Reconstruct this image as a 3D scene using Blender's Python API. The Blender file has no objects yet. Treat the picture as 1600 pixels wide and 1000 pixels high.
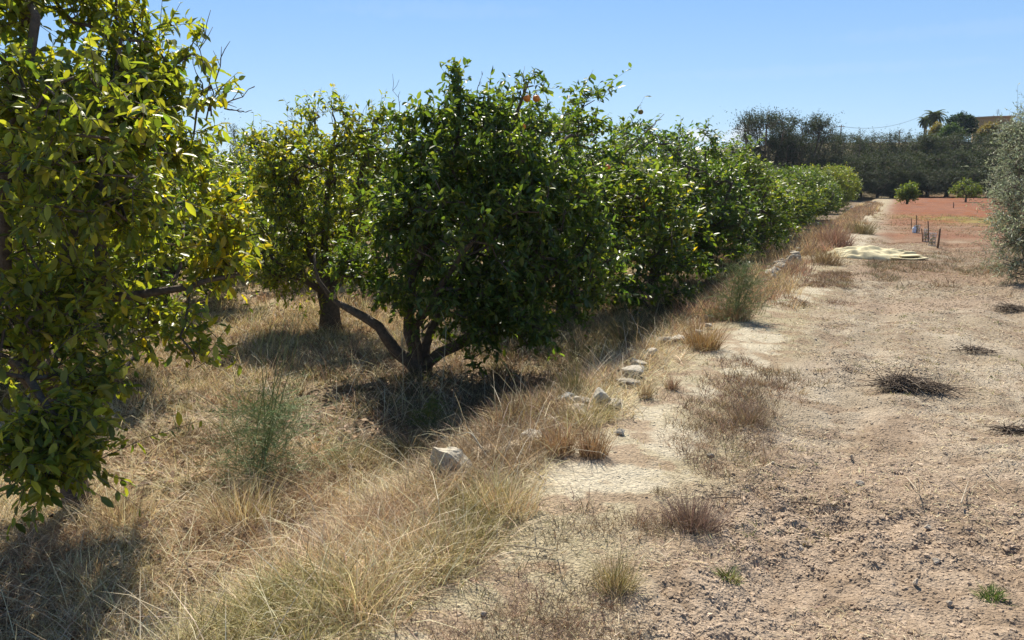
import bpy, math
import numpy as np

# ------------------------------------------------------------------ camera, sky, sun, exposure
W, HH, F, HOR, CAMZ = 1600.0, 1000.0, 1200.0, 285.0, 1.6
PITCH = math.atan((HH / 2 - HOR) / F)
SUN_AZ, SUN_EL = -7.0, 50.5            # degrees; azimuth clockwise from +Y
sc = bpy.context.scene
COL = sc.collection
cam = bpy.data.cameras.new('camera')
cam.sensor_width = 36.0
cam.lens = F / W * 36.0
cam.clip_start, cam.clip_end = 0.05, 4000
camo = bpy.data.objects.new('camera', cam)
camo.location = (0, 0, CAMZ)
camo.rotation_euler = (math.pi / 2 - PITCH, 0, 0)
COL.objects.link(camo)
sc.camera = camo

sun = bpy.data.lights.new('sun', 'SUN')
sun.energy, sun.angle, sun.color = 5.0, math.radians(0.53), (1.0, 0.94, 0.82)
suno = bpy.data.objects.new('sun', sun)
suno.rotation_euler = (math.radians(90 - SUN_EL), 0, math.radians(180 - SUN_AZ))
suno.location = (0, 0, 30)
COL.objects.link(suno)

wd = bpy.data.worlds.new('World')
sc.world = wd
wd.use_nodes = True
wn, wl = wd.node_tree.nodes, wd.node_tree.links
bg = wn['Background']
sky = wn.new('ShaderNodeTexSky')
sky.sky_type = 'NISHITA'
sky.sun_disc = False
sky.sun_elevation = math.radians(SUN_EL)
sky.sun_rotation = math.radians(SUN_AZ)
sky.altitude, sky.air_density, sky.dust_density, sky.ozone_density = 0, 1.0, 0.25, 3.0
bg.inputs['Strength'].default_value = 0.10
# two small white cumulus low over the horizon, part of the sky
tcw = wn.new('ShaderNodeTexCoord')
sepw = wn.new('ShaderNodeSeparateXYZ')
wl.new(tcw.outputs['Generated'], sepw.inputs[0])


def wmath(op, a, b=None):
    n = wn.new('ShaderNodeMath')
    n.operation = op
    for i, v in enumerate((a, b)):
        if v is None:
            continue
        if isinstance(v, (int, float)):
            n.inputs[i].default_value = v
        else:
            wl.new(v, n.inputs[i])
    return n.outputs[0]


az = wmath('ARCTAN2', sepw.outputs[0], sepw.outputs[1])
el = wmath('ARCSINE', sepw.outputs[2])
nz = wn.new('ShaderNodeTexNoise')
nz.inputs['Scale'].default_value = 60
nz.inputs['Detail'].default_value = 6
nz.inputs['Roughness'].default_value = 0.6
wl.new(tcw.outputs['Generated'], nz.inputs['Vector'])
nzo = wmath('MULTIPLY', wmath('SUBTRACT', nz.outputs[0], 0.5), 2.6)
mask = None
for (px, py, rw, rh) in ((1148, 214, 38, 16), (1078, 217, 26, 12), (690, 34, 200, 14), (1250, 120, 260, 10), (1480, 60, 200, 12)):
    a0 = math.atan2((px - 800) / F, 1.0)
    e0 = math.atan((HOR - py) / F * math.cos(a0))
    dx = wmath('DIVIDE', wmath('SUBTRACT', az, a0), rw / F)
    dy = wmath('DIVIDE', wmath('SUBTRACT', el, e0), rh / F)
    r2 = wmath('ADD', wmath('MULTIPLY', dx, dx), wmath('MULTIPLY', dy, dy))
    v = wmath('SUBTRACT', 1.0, wmath('ADD', r2, nzo))
    mr = wn.new('ShaderNodeMapRange')
    mr.inputs[1].default_value, mr.inputs[2].default_value = 0.0, 0.9
    mr.inputs[4].default_value = 0.75 if py > 200 else 0.05
    wl.new(v, mr.inputs[0])
    mask = mr.outputs[0] if mask is None else wmath('MAXIMUM', mask, mr.outputs[0])
mixw = wn.new('ShaderNodeMix')
mixw.data_type = 'RGBA'
wl.new(mask, mixw.inputs[0])
hsv = wn.new('ShaderNodeHueSaturation')
hsv.inputs['Saturation'].default_value = 1.0
hsv.inputs['Value'].default_value = 0.85
wl.new(sky.outputs[0], hsv.inputs['Color'])
mixs = wn.new('ShaderNodeMix')
mixs.data_type = 'RGBA'
lowsky = wn.new('ShaderNodeMapRange')     # clear air: the deep blue of the low sky, the model's own colour higher up
lowsky.interpolation_type = 'SMOOTHSTEP'
lowsky.inputs[1].default_value, lowsky.inputs[2].default_value = 0.22, 0.6
lowsky.inputs[3].default_value, lowsky.inputs[4].default_value = 0.7, 0.0
wl.new(el, lowsky.inputs[0])
wl.new(lowsky.outputs[0], mixs.inputs[0])
wl.new(hsv.outputs[0], mixs.inputs[6])
hz_mix = wn.new('ShaderNodeMix')            # paler towards the horizon
hz_mix.data_type = 'RGBA'
hz_r = wn.new('ShaderNodeMapRange')
hz_r.inputs[1].default_value, hz_r.inputs[2].default_value = 0.0, 0.24
wl.new(el, hz_r.inputs[0])
wl.new(hz_r.outputs[0], hz_mix.inputs[0])
hz_mix.inputs[6].default_value = (2.6, 4.0, 5.5, 1)
hz_mix.inputs[7].default_value = (1.2, 2.7, 5.4, 1)
wl.new(hz_mix.outputs[2], mixs.inputs[7])
wl.new(mixs.outputs[2], mixw.inputs[6])
mixw.inputs[7].default_value = (5.2, 5.5, 5.9, 1)
wl.new(mixw.outputs[2], bg.inputs['Color'])

sc.view_settings.view_transform = 'Standard'
sc.view_settings.look = 'None'
sc.view_settings.exposure = 0.78
sc.view_settings.gamma = 1.0
sc.render.engine = 'CYCLES'
sc.cycles.max_bounces = 7
sc.cycles.diffuse_bounces = 4
sc.cycles.glossy_bounces = 2
sc.cycles.transmission_bounces = 4

# ------------------------------------------------------------------ numeric helpers
U = np.array([0.4472, 0.8944])          # along the path and the tree rows
N = np.array([0.8944, -0.4472])         # across, to the field


def st(x, y):
    return x * U[0] + y * U[1], x * N[0] + y * N[1]


def xy(s, t):
    return s * U[0] + t * N[0], s * U[1] + t * N[1]


def sstep(a, b, x):
    k = np.clip((x - a) / (b - a), 0, 1)
    return k * k * (3 - 2 * k)


def _h(ix, iy, seed):
    n = (ix.astype(np.int64) * 374761393 + iy.astype(np.int64) * 668265263 + seed * 1442695041) & 0x7fffffff
    n = ((n ^ (n >> 13)) * 1274126177) & 0x7fffffff
    n = (n ^ (n >> 16)) & 0xffff
    return n / 65535.0


def vn(x, y, seed=0):
    x = np.asarray(x, float)
    y = np.asarray(y, float)
    ix, iy = np.floor(x), np.floor(y)
    fx, fy = x - ix, y - iy
    fx, fy = fx * fx * (3 - 2 * fx), fy * fy * (3 - 2 * fy)
    a, b = _h(ix, iy, seed), _h(ix + 1, iy, seed)
    c, d = _h(ix, iy + 1, seed), _h(ix + 1, iy + 1, seed)
    return (a * (1 - fx) + b * fx) * (1 - fy) + (c * (1 - fx) + d * fx) * fy * 1.0


def fbm(x, y, seed=0, octv=4):
    o, a, tot = 0, 1.0, 0
    for k in range(octv):
        o = o + a * vn(x * 2 ** k + 17.3 * k, y * 2 ** k - 9.1 * k, seed + k)
        tot += a
        a *= 0.5
    return o / tot


def vn3(p, seed=0):
    return (vn(p[..., 0] + 3.7 * np.floor(p[..., 2]), p[..., 1] + 7.9 * np.floor(p[..., 2]), seed) * (1 - (p[..., 2] % 1))
            + vn(p[..., 0] + 3.7 * np.floor(p[..., 2] + 1), p[..., 1] + 7.9 * np.floor(p[..., 2] + 1), seed) * (p[..., 2] % 1))


def nrm(v):
    return v / np.maximum(np.linalg.norm(v, axis=-1, keepdims=True), 1e-9)


def Hbase(x, y):
    x, y = np.asarray(x, float), np.asarray(y, float)
    s, t = st(x, y)
    wob = (vn(s * 0.9, t * 0.0, 5) - 0.5) * 0.35
    d = 1 - sstep(-2.75, -2.05, t + wob)
    z = -0.5 * d * (1 - sstep(70, 84, y))
    z = z + 0.05 * np.exp(-((t + 1.5) / 0.5) ** 2) * (1 - sstep(30, 60, s)) - 0.02 * sstep(-0.9, -0.5, t)
    hx = sstep(-10, 50, x)
    z = z + sstep(84, 125, y) * (1.5 + 6.3 * hx) + sstep(125, 500, y) * 6
    # low earth step at the edge of the red plot
    z = z + 0.10 * sstep(60, 74, y) * sstep(-0.5, 0.5, t)
    return z


def Hfull(x, y):
    x, y = np.asarray(x, float), np.asarray(y, float)
    s, t = st(x, y)
    r = np.sqrt(x * x + y * y) + 0.3
    z = Hbase(x, y)
    field = sstep(-1.0, -0.5, t)
    orch = 1 - sstep(-2.4, -1.9, t)
    pathm = np.clip(1 - field - orch, 0, 1)
    sp = r * 0.0044

    def w(lam):
        return np.clip((lam / sp - 2.0) / 2.0, 0, 1)
    patch = sstep(0.35, 0.65, fbm(x * 0.9, y * 0.9, 31, 2))
    z = z + (fbm(s * 0.55, t * 1.1, 11, 2) - 0.5) * (0.10 * field + 0.06 * orch + 0.03 * pathm)
    z = z + (vn(x * 3.7, y * 3.7, 12) - 0.5) * w(0.27) * (0.055 * field + 0.05 * orch + 0.012 * pathm)
    z = z + (vn(s * 7, t * 9, 13) - 0.5) * w(0.13) * (0.045 * field * (0.45 + 0.55 * patch) + 0.03 * orch + 0.008 * pathm)
    def bil(a, b, sd):
        return np.abs(vn(a, b, sd) * 2 - 1) ** .8
    z = z + (bil(x * 11, y * 11, 14) - .45) * w(0.09) * (0.046 * field * (0.4 + 0.6 * patch) + 0.012 * orch + 0.004 * pathm)
    z = z + (bil(x * 23 + 5, y * 23, 16) - .45) * w(0.05) * (0.032 * field * (0.4 + 0.6 * patch) + 0.008 * orch + 0.005 * pathm)
    z = z + (vn(x * 44, y * 44, 15) - 0.5) * w(0.026) * (0.014 * field + 0.006 * orch + 0.005 * pathm)
    # two shallow wheel ruts along the path side of the field
    for tr in (-0.15, 1.25):
        z = z - 0.035 * np.exp(-((t - tr + 0.1 * np.sin(s * 0.4)) / 0.16) ** 2) * (1 - sstep(20, 40, s))
    return z


cp, sp_ = math.cos(PITCH), math.sin(PITCH)


def ray(px, py):
    v = (py - HH / 2) / F
    d = np.array([(px - W / 2) / F, cp - v * sp_, -(sp_ + v * cp)])
    return d


def P(px, py, Y):
    d = ray(px, py)
    k = Y / d[1]
    return np.array([d[0] * k, Y, CAMZ + d[2] * k])


def hit(px, py):
    d = ray(px, py)
    ys = np.concatenate([np.arange(1.2, 30, 0.02), np.arange(30, 200, 0.2)])
    ks = ys / d[1]
    x, z = d[0] * ks, CAMZ + d[2] * ks
    b = np.nonzero(z <= Hfull(x, ys))[0]
    i = b[0] if len(b) else len(ys) - 1
    return np.array([x[i], ys[i], float(Hfull(x[i], ys[i]))])


def mpp(Y):                              # metres per photo pixel at depth Y
    return Y / F / 0.985


# ------------------------------------------------------------------ mesh helpers
def build(name, verts, faces, mat=None, cols=None, smooth=True, parent=None, loc=None):
    """verts (n,3); faces: list of integer arrays (m,k)."""
    me = bpy.data.meshes.new(name)
    verts = np.ascontiguousarray(verts, dtype=np.float32)
    me.vertices.add(len(verts))
    me.vertices.foreach_set('co', verts.ravel())
    faces = [np.asarray(f, dtype=np.int32) for f in faces if len(f)]
    li = np.concatenate([f.ravel() for f in faces])
    tot = np.concatenate([np.full(len(f), f.shape[1], dtype=np.int32) for f in faces])
    start = np.concatenate([[0], np.cumsum(tot)[:-1]]).astype(np.int32)
    me.loops.add(len(li))
    me.loops.foreach_set('vertex_index', li)
    me.polygons.add(len(tot))
    me.polygons.foreach_set('loop_start', start)
    me.polygons.foreach_set('loop_total', tot)
    me.polygons.foreach_set('use_smooth', np.full(len(tot), smooth))
    if cols is not None:
        at = me.attributes.new('Col', 'FLOAT_COLOR', 'POINT')
        c4 = np.ones((len(verts), 4), dtype=np.float32)
        c4[:, :3] = cols
        at.data.foreach_set('color', c4.ravel())
    me.update(calc_edges=True)
    me.validate()
    if mat:
        me.materials.append(mat)
    ob = bpy.data.objects.new(name, me)
    COL.objects.link(ob)
    if parent:
        ob.parent = parent
    if loc is not None:
        ob.location = loc
    return ob


class MB:
    def __init__(s):
        s.v, s.f, s.c, s.n = [], [], [], 0

    def add(s, verts, faces, col=None):
        verts = np.asarray(verts, float).reshape(-1, 3)
        s.v.append(verts)
        for f in faces:
            if len(f):
                s.f.append(np.asarray(f, dtype=np.int64) + s.n)
        if col is not None:
            s.c.append(np.broadcast_to(np.asarray(col, float), (len(verts), 3)))
        s.n += len(verts)
        return s

    def build(s, name, mat, parent=None, smooth=True, loc=None):
        c = np.concatenate(s.c) if s.c else None
        return build(name, np.concatenate(s.v), s.f, mat, c, smooth, parent, loc)


def tag(o, label=None, cat=None, group=None, kind=None):
    if label:
        o['label'] = label
    if cat:
        o['category'] = cat
    if group:
        o['group'] = group
    if kind:
        o['kind'] = kind
    return o


def empty(name, loc, label, cat, group=None):
    o = bpy.data.objects.new(name, None)
    o.empty_display_size = 0.1
    o.location = [float(v) for v in loc]
    COL.objects.link(o)
    return tag(o, label, cat, group)


def copy_tree(o):
    r = o.copy()
    COL.objects.link(r)
    for ch in list(o.children):
        if ch.name.startswith('bare_twig'):
            continue
        c = ch.copy()
        COL.objects.link(c)
        c.parent = r
    return r


def tube(pts, rad, sides=5, cap=True):
    pts = np.asarray(pts, float)
    k = len(pts)
    rad = np.broadcast_to(np.asarray(rad, float), (k,))
    tan = np.gradient(pts, axis=0)
    tan = nrm(tan)
    ref = np.array([0.31, 0.17, 0.93]) if abs(tan[0, 2]) < 0.8 else np.array([0.93, 0.2, 0.1])
    a = nrm(np.cross(tan, ref))
    b = np.cross(tan, a)
    th = np.arange(sides) * 2 * np.pi / sides
    v = pts[:, None, :] + rad[:, None, None] * (np.cos(th)[None, :, None] * a[:, None, :] + np.sin(th)[None, :, None] * b[:, None, :])
    i = np.arange(k - 1)[:, None] * sides
    j = np.arange(sides)[None, :]
    j2 = (j + 1) % sides
    q = np.stack([i + j, i + j2, i + sides + j2, i + sides + j], -1).reshape(-1, 4)
    fs = [q]
    if cap:
        fs.append(np.arange(sides)[None, ::-1])
        fs.append((np.arange(sides) + (k - 1) * sides)[None, :])
    return v.reshape(-1, 3), fs


LEAF_V = np.array([[0, 0, 0], [-.42, .3, .05], [0, .32, -.05], [.42, .3, .05], [-.40, .68, .02], [0, .68, -.07], [.40, .68, .02], [0, 1, -.12]], float)
LEAF_F = [np.array([[0, 2, 1], [0, 3, 2], [4, 5, 7], [5, 6, 7]]), np.array([[1, 2, 5, 4], [2, 3, 6, 5]])]
LEAF4_V = np.array([[0, 0, 0], [-.42, .5, .06], [0, 1, -.08], [.42, .5, .06], ], float)
LEAF4_F = [np.array([[0, 2, 1], [0, 3, 2]])]


def leaves(pos, d, up, L, wid, tmpl=LEAF_V, fcs=LEAF_F):
    d = nrm(d)
    x = nrm(np.cross(d, up))
    z = np.cross(x, d)
    v = (pos[:, None, :] + L[:, None, None] * (tmpl[None, :, 0, None] * wid[:, None, None] * x[:, None, :]
         + tmpl[None, :, 1, None] * d[:, None, :] + tmpl[None, :, 2, None] * z[:, None, :]))
    n, k = len(pos), len(tmpl)
    off = (np.arange(n) * k)[:, None, None]
    fs = [(off + f[None]).reshape(-1, f.shape[1]) for f in fcs]
    return v.reshape(-1, 3), fs, k


def blades(pos, h, az, lean, bend, wid, face=None):
    """thin grass blades: az direction of lean, lean 0..1 at the base, bend adds lean towards the tip"""
    n = len(pos)
    dirx = np.stack([np.cos(az), np.sin(az), np.zeros(n)], -1)
    fa = az + np.pi / 2 if face is None else face
    side = np.stack([np.cos(fa), np.sin(fa), np.zeros(n)], -1)
    lv = np.array([0, .38, .72, 1.0])
    out = np.zeros((n, 7, 3))
    p = pos.astype(float).copy()
    prev = 0
    idx = 0
    for k, l in enumerate(lv):
        if k:
            ang = lean + bend * ((l + prev) / 2)
            step = (l - prev) * h
            p = p + step[:, None] * (np.sin(ang)[:, None] * dirx + np.cos(ang)[:, None] * np.array([0, 0, 1.0]))
            prev = l
        wk = wid * (1 - 0.75 * l)
        if k < 3:
            out[:, idx] = p - side * wk[:, None] * .5
            out[:, idx + 1] = p + side * wk[:, None] * .5
            idx += 2
        else:
            out[:, 6] = p
    off = (np.arange(n) * 7)[:, None, None]
    q = np.array([[0, 1, 3, 2], [2, 3, 5, 4]])
    t3 = np.array([[4, 5, 6]])
    return out.reshape(-1, 3), [(off + q[None]).reshape(-1, 4), (off + t3[None]).reshape(-1, 3)]


def ico(sub):
    ph = (1 + 5 ** .5) / 2
    v = [(-1, ph, 0), (1, ph, 0), (-1, -ph, 0), (1, -ph, 0), (0, -1, ph), (0, 1, ph), (0, -1, -ph), (0, 1, -ph), (ph, 0, -1), (ph, 0, 1), (-ph, 0, -1), (-ph, 0, 1)]
    f = [(0, 11, 5), (0, 5, 1), (0, 1, 7), (0, 7, 10), (0, 10, 11), (1, 5, 9), (5, 11, 4), (11, 10, 2), (10, 7, 6), (7, 1, 8),
         (3, 9, 4), (3, 4, 2), (3, 2, 6), (3, 6, 8), (3, 8, 9), (4, 9, 5), (2, 4, 11), (6, 2, 10), (8, 6, 7), (9, 8, 1)]
    v = [np.array(a, float) / np.linalg.norm(a) for a in v]
    for _ in range(sub):
        c, nf = {}, []

        def mid(a, b):
            k = (min(a, b), max(a, b))
            if k not in c:
                m = v[a] + v[b]
                v.append(m / np.linalg.norm(m))
                c[k] = len(v) - 1
            return c[k]
        for a, b, d in f:
            ab, bd, da = mid(a, b), mid(b, d), mid(d, a)
            nf += [(a, ab, da), (b, bd, ab), (d, da, bd), (ab, bd, da)]
        f = nf
    return np.array(v), np.array(f)


ICO = [ico(0), ico(1), ico(2), ico(3)]


# ------------------------------------------------------------------ materials
def newmat(name):
    m = bpy.data.materials.new(name)
    m.use_nodes = True
    nt = m.node_tree
    return m, nt.nodes, nt.links, nt.nodes['Principled BSDF'], nt.nodes['Material Output']


def col_mat(name, rough=0.9, trans=0.0, tint=(1, 1, 1), spec=0.3, nscale=0, namp=0.25, bump=0, bscale=100, base=None):
    """colour from the Col attribute (or base), broken up by noise; trans > 0 lets light through thin leaves and blades"""
    m, n, l, pb, out = newmat(name)
    pb.inputs['Roughness'].default_value = rough
    pb.inputs['Specular IOR Level'].default_value = spec
    if base is None:
        a = n.new('ShaderNodeAttribute')
        a.attribute_name = 'Col'
        csock = a.outputs['Color']
    else:
        a = n.new('ShaderNodeRGB')
        a.outputs[0].default_value = (*base, 1)
        csock = a.outputs[0]
    tc = n.new('ShaderNodeTexCoord')
    if nscale:
        t = n.new('ShaderNodeTexNoise')
        t.inputs['Scale'].default_value = nscale
        t.inputs['Detail'].default_value = 5
        t.inputs['Roughness'].default_value = 0.65
        l.new(tc.outputs['Object'], t.inputs['Vector'])
        mr = n.new('ShaderNodeMapRange')
        mr.inputs[1].default_value, mr.inputs[2].default_value = 0.25, 0.75
        mr.inputs[3].default_value, mr.inputs[4].default_value = 1 - namp, 1 + namp
        l.new(t.outputs[0], mr.inputs[0])
        mx = n.new('ShaderNodeVectorMath')
        mx.operation = 'SCALE'
        l.new(csock, mx.inputs[0])
        l.new(mr.outputs[0], mx.inputs['Scale'])
        csock = mx.outputs[0]
    l.new(csock, pb.inputs['Base Color'])
    if bump:
        t2 = n.new('ShaderNodeTexNoise')
        t2.inputs['Scale'].default_value = bscale
        t2.inputs['Detail'].default_value = 6
        l.new(tc.outputs['Object'], t2.inputs['Vector'])
        bp = n.new('ShaderNodeBump')
        bp.inputs['Strength'].default_value = bump
        bp.inputs['Distance'].default_value = 0.02
        l.new(t2.outputs[0], bp.inputs['Height'])
        l.new(bp.outputs[0], pb.inputs['Normal'])
    if trans:
        tr = n.new('ShaderNodeBsdfTranslucent')
        tm = n.new('ShaderNodeVectorMath')
        tm.operation = 'MULTIPLY'
        tm.inputs[1].default_value = tint
        l.new(csock, tm.inputs[0])
        l.new(tm.outputs[0], tr.inputs['Color'])
        ms = n.new('ShaderNodeMixShader')
        ms.inputs[0].default_value = trans
        l.new(pb.outputs[0], ms.inputs[1])
        l.new(tr.outputs[0], ms.inputs[2])
        l.new(ms.outputs[0], out.inputs['Surface'])
    return m


M_leaf = col_mat('citrus_leaf', rough=0.40, trans=0.5, tint=(1.7, 1.75, 0.5), spec=0.5)
M_olive = col_mat('olive_leaf', rough=0.45, trans=0.35, tint=(1.2, 1.25, 0.9), spec=0.45)
M_far = col_mat('scrub_leaf', rough=0.6, trans=0.3, tint=(1.5, 1.6, 0.7), spec=0.3)
M_bark = col_mat('bark', rough=0.9, base=(0.11, 0.085, 0.065), nscale=26, namp=0.5, bump=0.6, bscale=60)
M_grass = col_mat('dry_grass', rough=0.7, trans=0.24, tint=(1.1, 1.0, 0.8), spec=0.25)
M_soil = col_mat('soil', rough=0.95, spec=0.1, nscale=48, namp=0.42, bump=0.9, bscale=75)


def add_crumbs(m):
    # crumbly relief: two sizes of rounded cells under the fine noise bump
    n, l = m.node_tree.nodes, m.node_tree.links
    b0 = next(x for x in n if x.type == 'BUMP')
    tc = next(x for x in n if x.type == 'TEX_COORD')
    prev = None
    for scl, dist in ((30, .016), (85, .010)):
        v = n.new('ShaderNodeTexVoronoi')
        v.feature = 'SMOOTH_F1'
        v.inputs['Scale'].default_value = scl
        v.inputs['Smoothness'].default_value = .8
        v.inputs['Randomness'].default_value = 1.0
        l.new(tc.outputs['Object'], v.inputs['Vector'])
        b = n.new('ShaderNodeBump')
        b.invert = True
        b.inputs['Strength'].default_value = .55
        b.inputs['Distance'].default_value = dist
        l.new(v.outputs['Distance'], b.inputs['Height'])
        if prev:
            l.new(prev.outputs[0], b.inputs['Normal'])
        prev = b
    l.new(prev.outputs[0], b0.inputs['Normal'])


add_crumbs(M_soil)
M_clod = col_mat('clod', rough=0.95, spec=0.1, nscale=70, namp=0.25, bump=0.5, bscale=180)
M_rock = col_mat('limestone', rough=0.9, spec=0.2, nscale=22, namp=0.35, bump=0.8, bscale=50)
M_twig = col_mat('dead_twig', rough=0.85, spec=0.2)
M_litter = col_mat('leaf_litter', rough=0.7, trans=0.15, spec=0.3)
M_orange = col_mat('orange_peel', rough=0.45, base=(0.75, 0.22, 0.02), nscale=30, namp=0.12, bump=0.15, bscale=400, spec=0.5)
M_tarp = col_mat('canvas', rough=0.8, base=(0.60, 0.52, 0.32), nscale=14, namp=0.12, bump=0.15, bscale=300, spec=0.2)
M_stake = col_mat('stake_wood', rough=0.85, base=(0.16, 0.10, 0.065), nscale=20, namp=0.35)
M_plast = col_mat('clear_plastic', rough=0.3, base=(0.62, 0.70, 0.78), spec=0.5)
M_guard = col_mat('plastic_guard', rough=0.5, base=(0.34, 0.33, 0.36), spec=0.4)
M_ochre = col_mat('ochre_render', rough=0.9, base=(0.36, 0.24, 0.12), nscale=2, namp=0.12)
M_white = col_mat('white_render', rough=0.9, base=(0.72, 0.70, 0.66), nscale=2, namp=0.08)
M_roof = col_mat('clay_tile', rough=0.9, base=(0.34, 0.19, 0.11), nscale=6, namp=0.3)
M_broof = col_mat('brown_roof', rough=0.9, base=(0.16, 0.12, 0.085), nscale=4, namp=0.3)
M_metal = col_mat('grey_metal', rough=0.6, base=(0.12, 0.12, 0.13))
M_glassd = col_mat('dark_window', rough=0.15, base=(0.03, 0.035, 0.04), spec=0.5)
rng = np.random.default_rng(7)


def pick(r, n, cols, w, jit=0.12):
    c = np.array(cols, float)[r.choice(len(cols), n, p=np.array(w) / np.sum(w))]
    return c * (1 + jit * r.standard_normal((n, 1))).clip(.5, 1.6) * (1 + 0.05 * r.standard_normal((n, 3)))


STRAW, PALE, RED, OLIVE, BROWN, GREEN = (.58, .465, .26), (.70, .61, .41), (.43, .295, .195), (.29, .265, .10), (.26, .185, .115), (.10, .165, .035)

# ------------------------------------------------------------------ ground
SAND = [(960, 755, .42, .36), (905, 735, .3, .25), (1045, 688, .3, .22), (1168, 545, .8, .33), (1175, 575, .5, .25), (1240, 471, .5, .25), (1290, 437, .8, .3), (1272, 455, .5, .25),
        (1310, 400, 2., .3), (1335, 375, 3., .35), (1345, 345, 6., .45), (860, 745, .25, .2), (1100, 620, .25, .14), (1005, 655, .2, .14)]


def ground_cols(x, y):
    s, t = st(x, y)
    n1 = fbm(x * 1.7, y * 1.7, 41, 4)
    n2 = fbm(x * 6, y * 6, 45, 3)
    n3 = fbm(x * .5, y * .5, 49, 3)
    mixc = lambda a, b, k: a * (1 - k[:, None]) + np.array(b)[None] * k[:, None]
    c = np.tile(np.array([.30, .242, .172]), (len(x), 1))
    c = mixc(c, (.375, .312, .23), sstep(.4, .62, n1))
    c = mixc(c, (.315, .232, .165), .75 * sstep(.48, .7, n3))
    c = mixc(c, (.235, .17, .115), .75 * sstep(.5, .72, n2))
    c = mixc(c, (.215, .145, .092), .95 * sstep(11, 20, s) * sstep(.2, .55, n1) * sstep(-.8, 0, t))
    # path
    pm = sstep(-2.3, -1.9, t + .3 * (n1 - .5)) * (1 - sstep(-1.05, -.55, t + .5 * (n1 - .5)))
    c = mixc(c, (.34, .285, .185), pm)
    c = mixc(c, (.46, .395, .285), np.exp(-((t + 1.38 + .25 * (n3 - .5)) / .19) ** 2) * sstep(.38, .6, n1 * .6 + n2 * .4) * .8)
    c = mixc(c, (.25, .165, .11), pm * .6 * sstep(.5, .6, n2))
    pm2 = np.zeros(len(x))
    for (px, py, rs, rt) in SAND:
        h = hit_flat(px, py)
        s0, t0 = st(h[0], h[1])
        d2 = ((s - s0) / rs) ** 2 + ((t - t0) / (rt * .78)) ** 2
        pm2 = np.maximum(pm2, .85 * (1 - sstep(.4, 1.1, d2 * .7 + 1.9 * (n1 - .5) + 2.0 * (n2 - .5))))
    c = mixc(c, (.47, .41, .305), pm2)
    # far red tilled earth with a weedy green-yellow patch before it
    far = sstep(15, 38, y + 18 * (n3 - .5)) * sstep(-1.0, 0.3, t)
    strk = fbm(s * .25, t * 2.2, 55, 3)
    c = mixc(c, (.23, .09, .042), far)
    c = mixc(c, (.235, .11, .063), far * sstep(.45, .6, strk) * .8)
    c = mixc(c, (.17, .085, .06), far * .6 * sstep(.45, .6, n1))
    gp = np.exp(-((x - 20.3) / 2.2) ** 2 - ((y - 32) / 5.0) ** 2)
    c = mixc(c, (.30, .29, .07), np.clip(gp * 1.0, 0, .45) * sstep(.35, .6, n1))
    # orchard floor: dry litter and thatch, plus shade painted under the tree row
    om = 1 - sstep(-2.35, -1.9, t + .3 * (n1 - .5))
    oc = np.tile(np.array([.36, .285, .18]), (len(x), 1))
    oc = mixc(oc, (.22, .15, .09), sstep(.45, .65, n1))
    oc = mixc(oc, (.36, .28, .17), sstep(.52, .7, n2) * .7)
    oc = mixc(oc, (.15, .105, .07), .85 * np.exp(-((t + 4.5 + .8 * (n1 - .5)) / 1.15) ** 4) * sstep(4.0, 5.0, s))  # dark litter band along the row: widens the trees' shade within the floor colour
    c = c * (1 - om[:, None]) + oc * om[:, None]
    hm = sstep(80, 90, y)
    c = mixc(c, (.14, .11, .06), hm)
    return c.clip(.01, .9)


def hit_flat(px, py):
    d = ray(px, py)
    k = -CAMZ / d[2]
    return np.array([d[0] * k, d[1] * k, 0])


def make_ground():
    rr = [1.0]
    while rr[-1] < 700:
        rr.append(rr[-1] * 1.0042 + 0.0003)
    rr = np.array(rr)
    fine = np.radians(np.arange(-42, 44.01, 0.16))
    coarse = np.radians(np.arange(46, 318 - 1.9, 3.0))
    th = np.concatenate([fine, coarse])
    R, T = np.meshgrid(rr, th, indexing='ij')
    x, y = (R * np.sin(T)).ravel(), (R * np.cos(T)).ravel()
    z = Hfull(x, y)
    nr, nt = R.shape
    i = np.arange(nr - 1)[:, None] * nt
    j = np.arange(nt)[None, :]
    j2 = (j + 1) % nt
    q = np.stack([i + j, i + nt + j, i + nt + j2, i + j2], -1).reshape(-1, 4)
    v = np.stack([x, y, z], -1)
    v = np.concatenate([v, [[0, 0, float(Hfull(0., 0.))]]])
    ctr = len(v) - 1
    fan = np.stack([np.full(nt, ctr), np.arange(nt), (np.arange(nt) + 1) % nt], -1)
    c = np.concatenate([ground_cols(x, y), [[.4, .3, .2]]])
    return tag(build('ground', v, [q, fan[:, ::1]], M_soil, c), kind='structure')


make_ground()


# ------------------------------------------------------------------ trees
def norm_lobes(lobes):
    return [np.array(l, float) for l in lobes]


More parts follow.
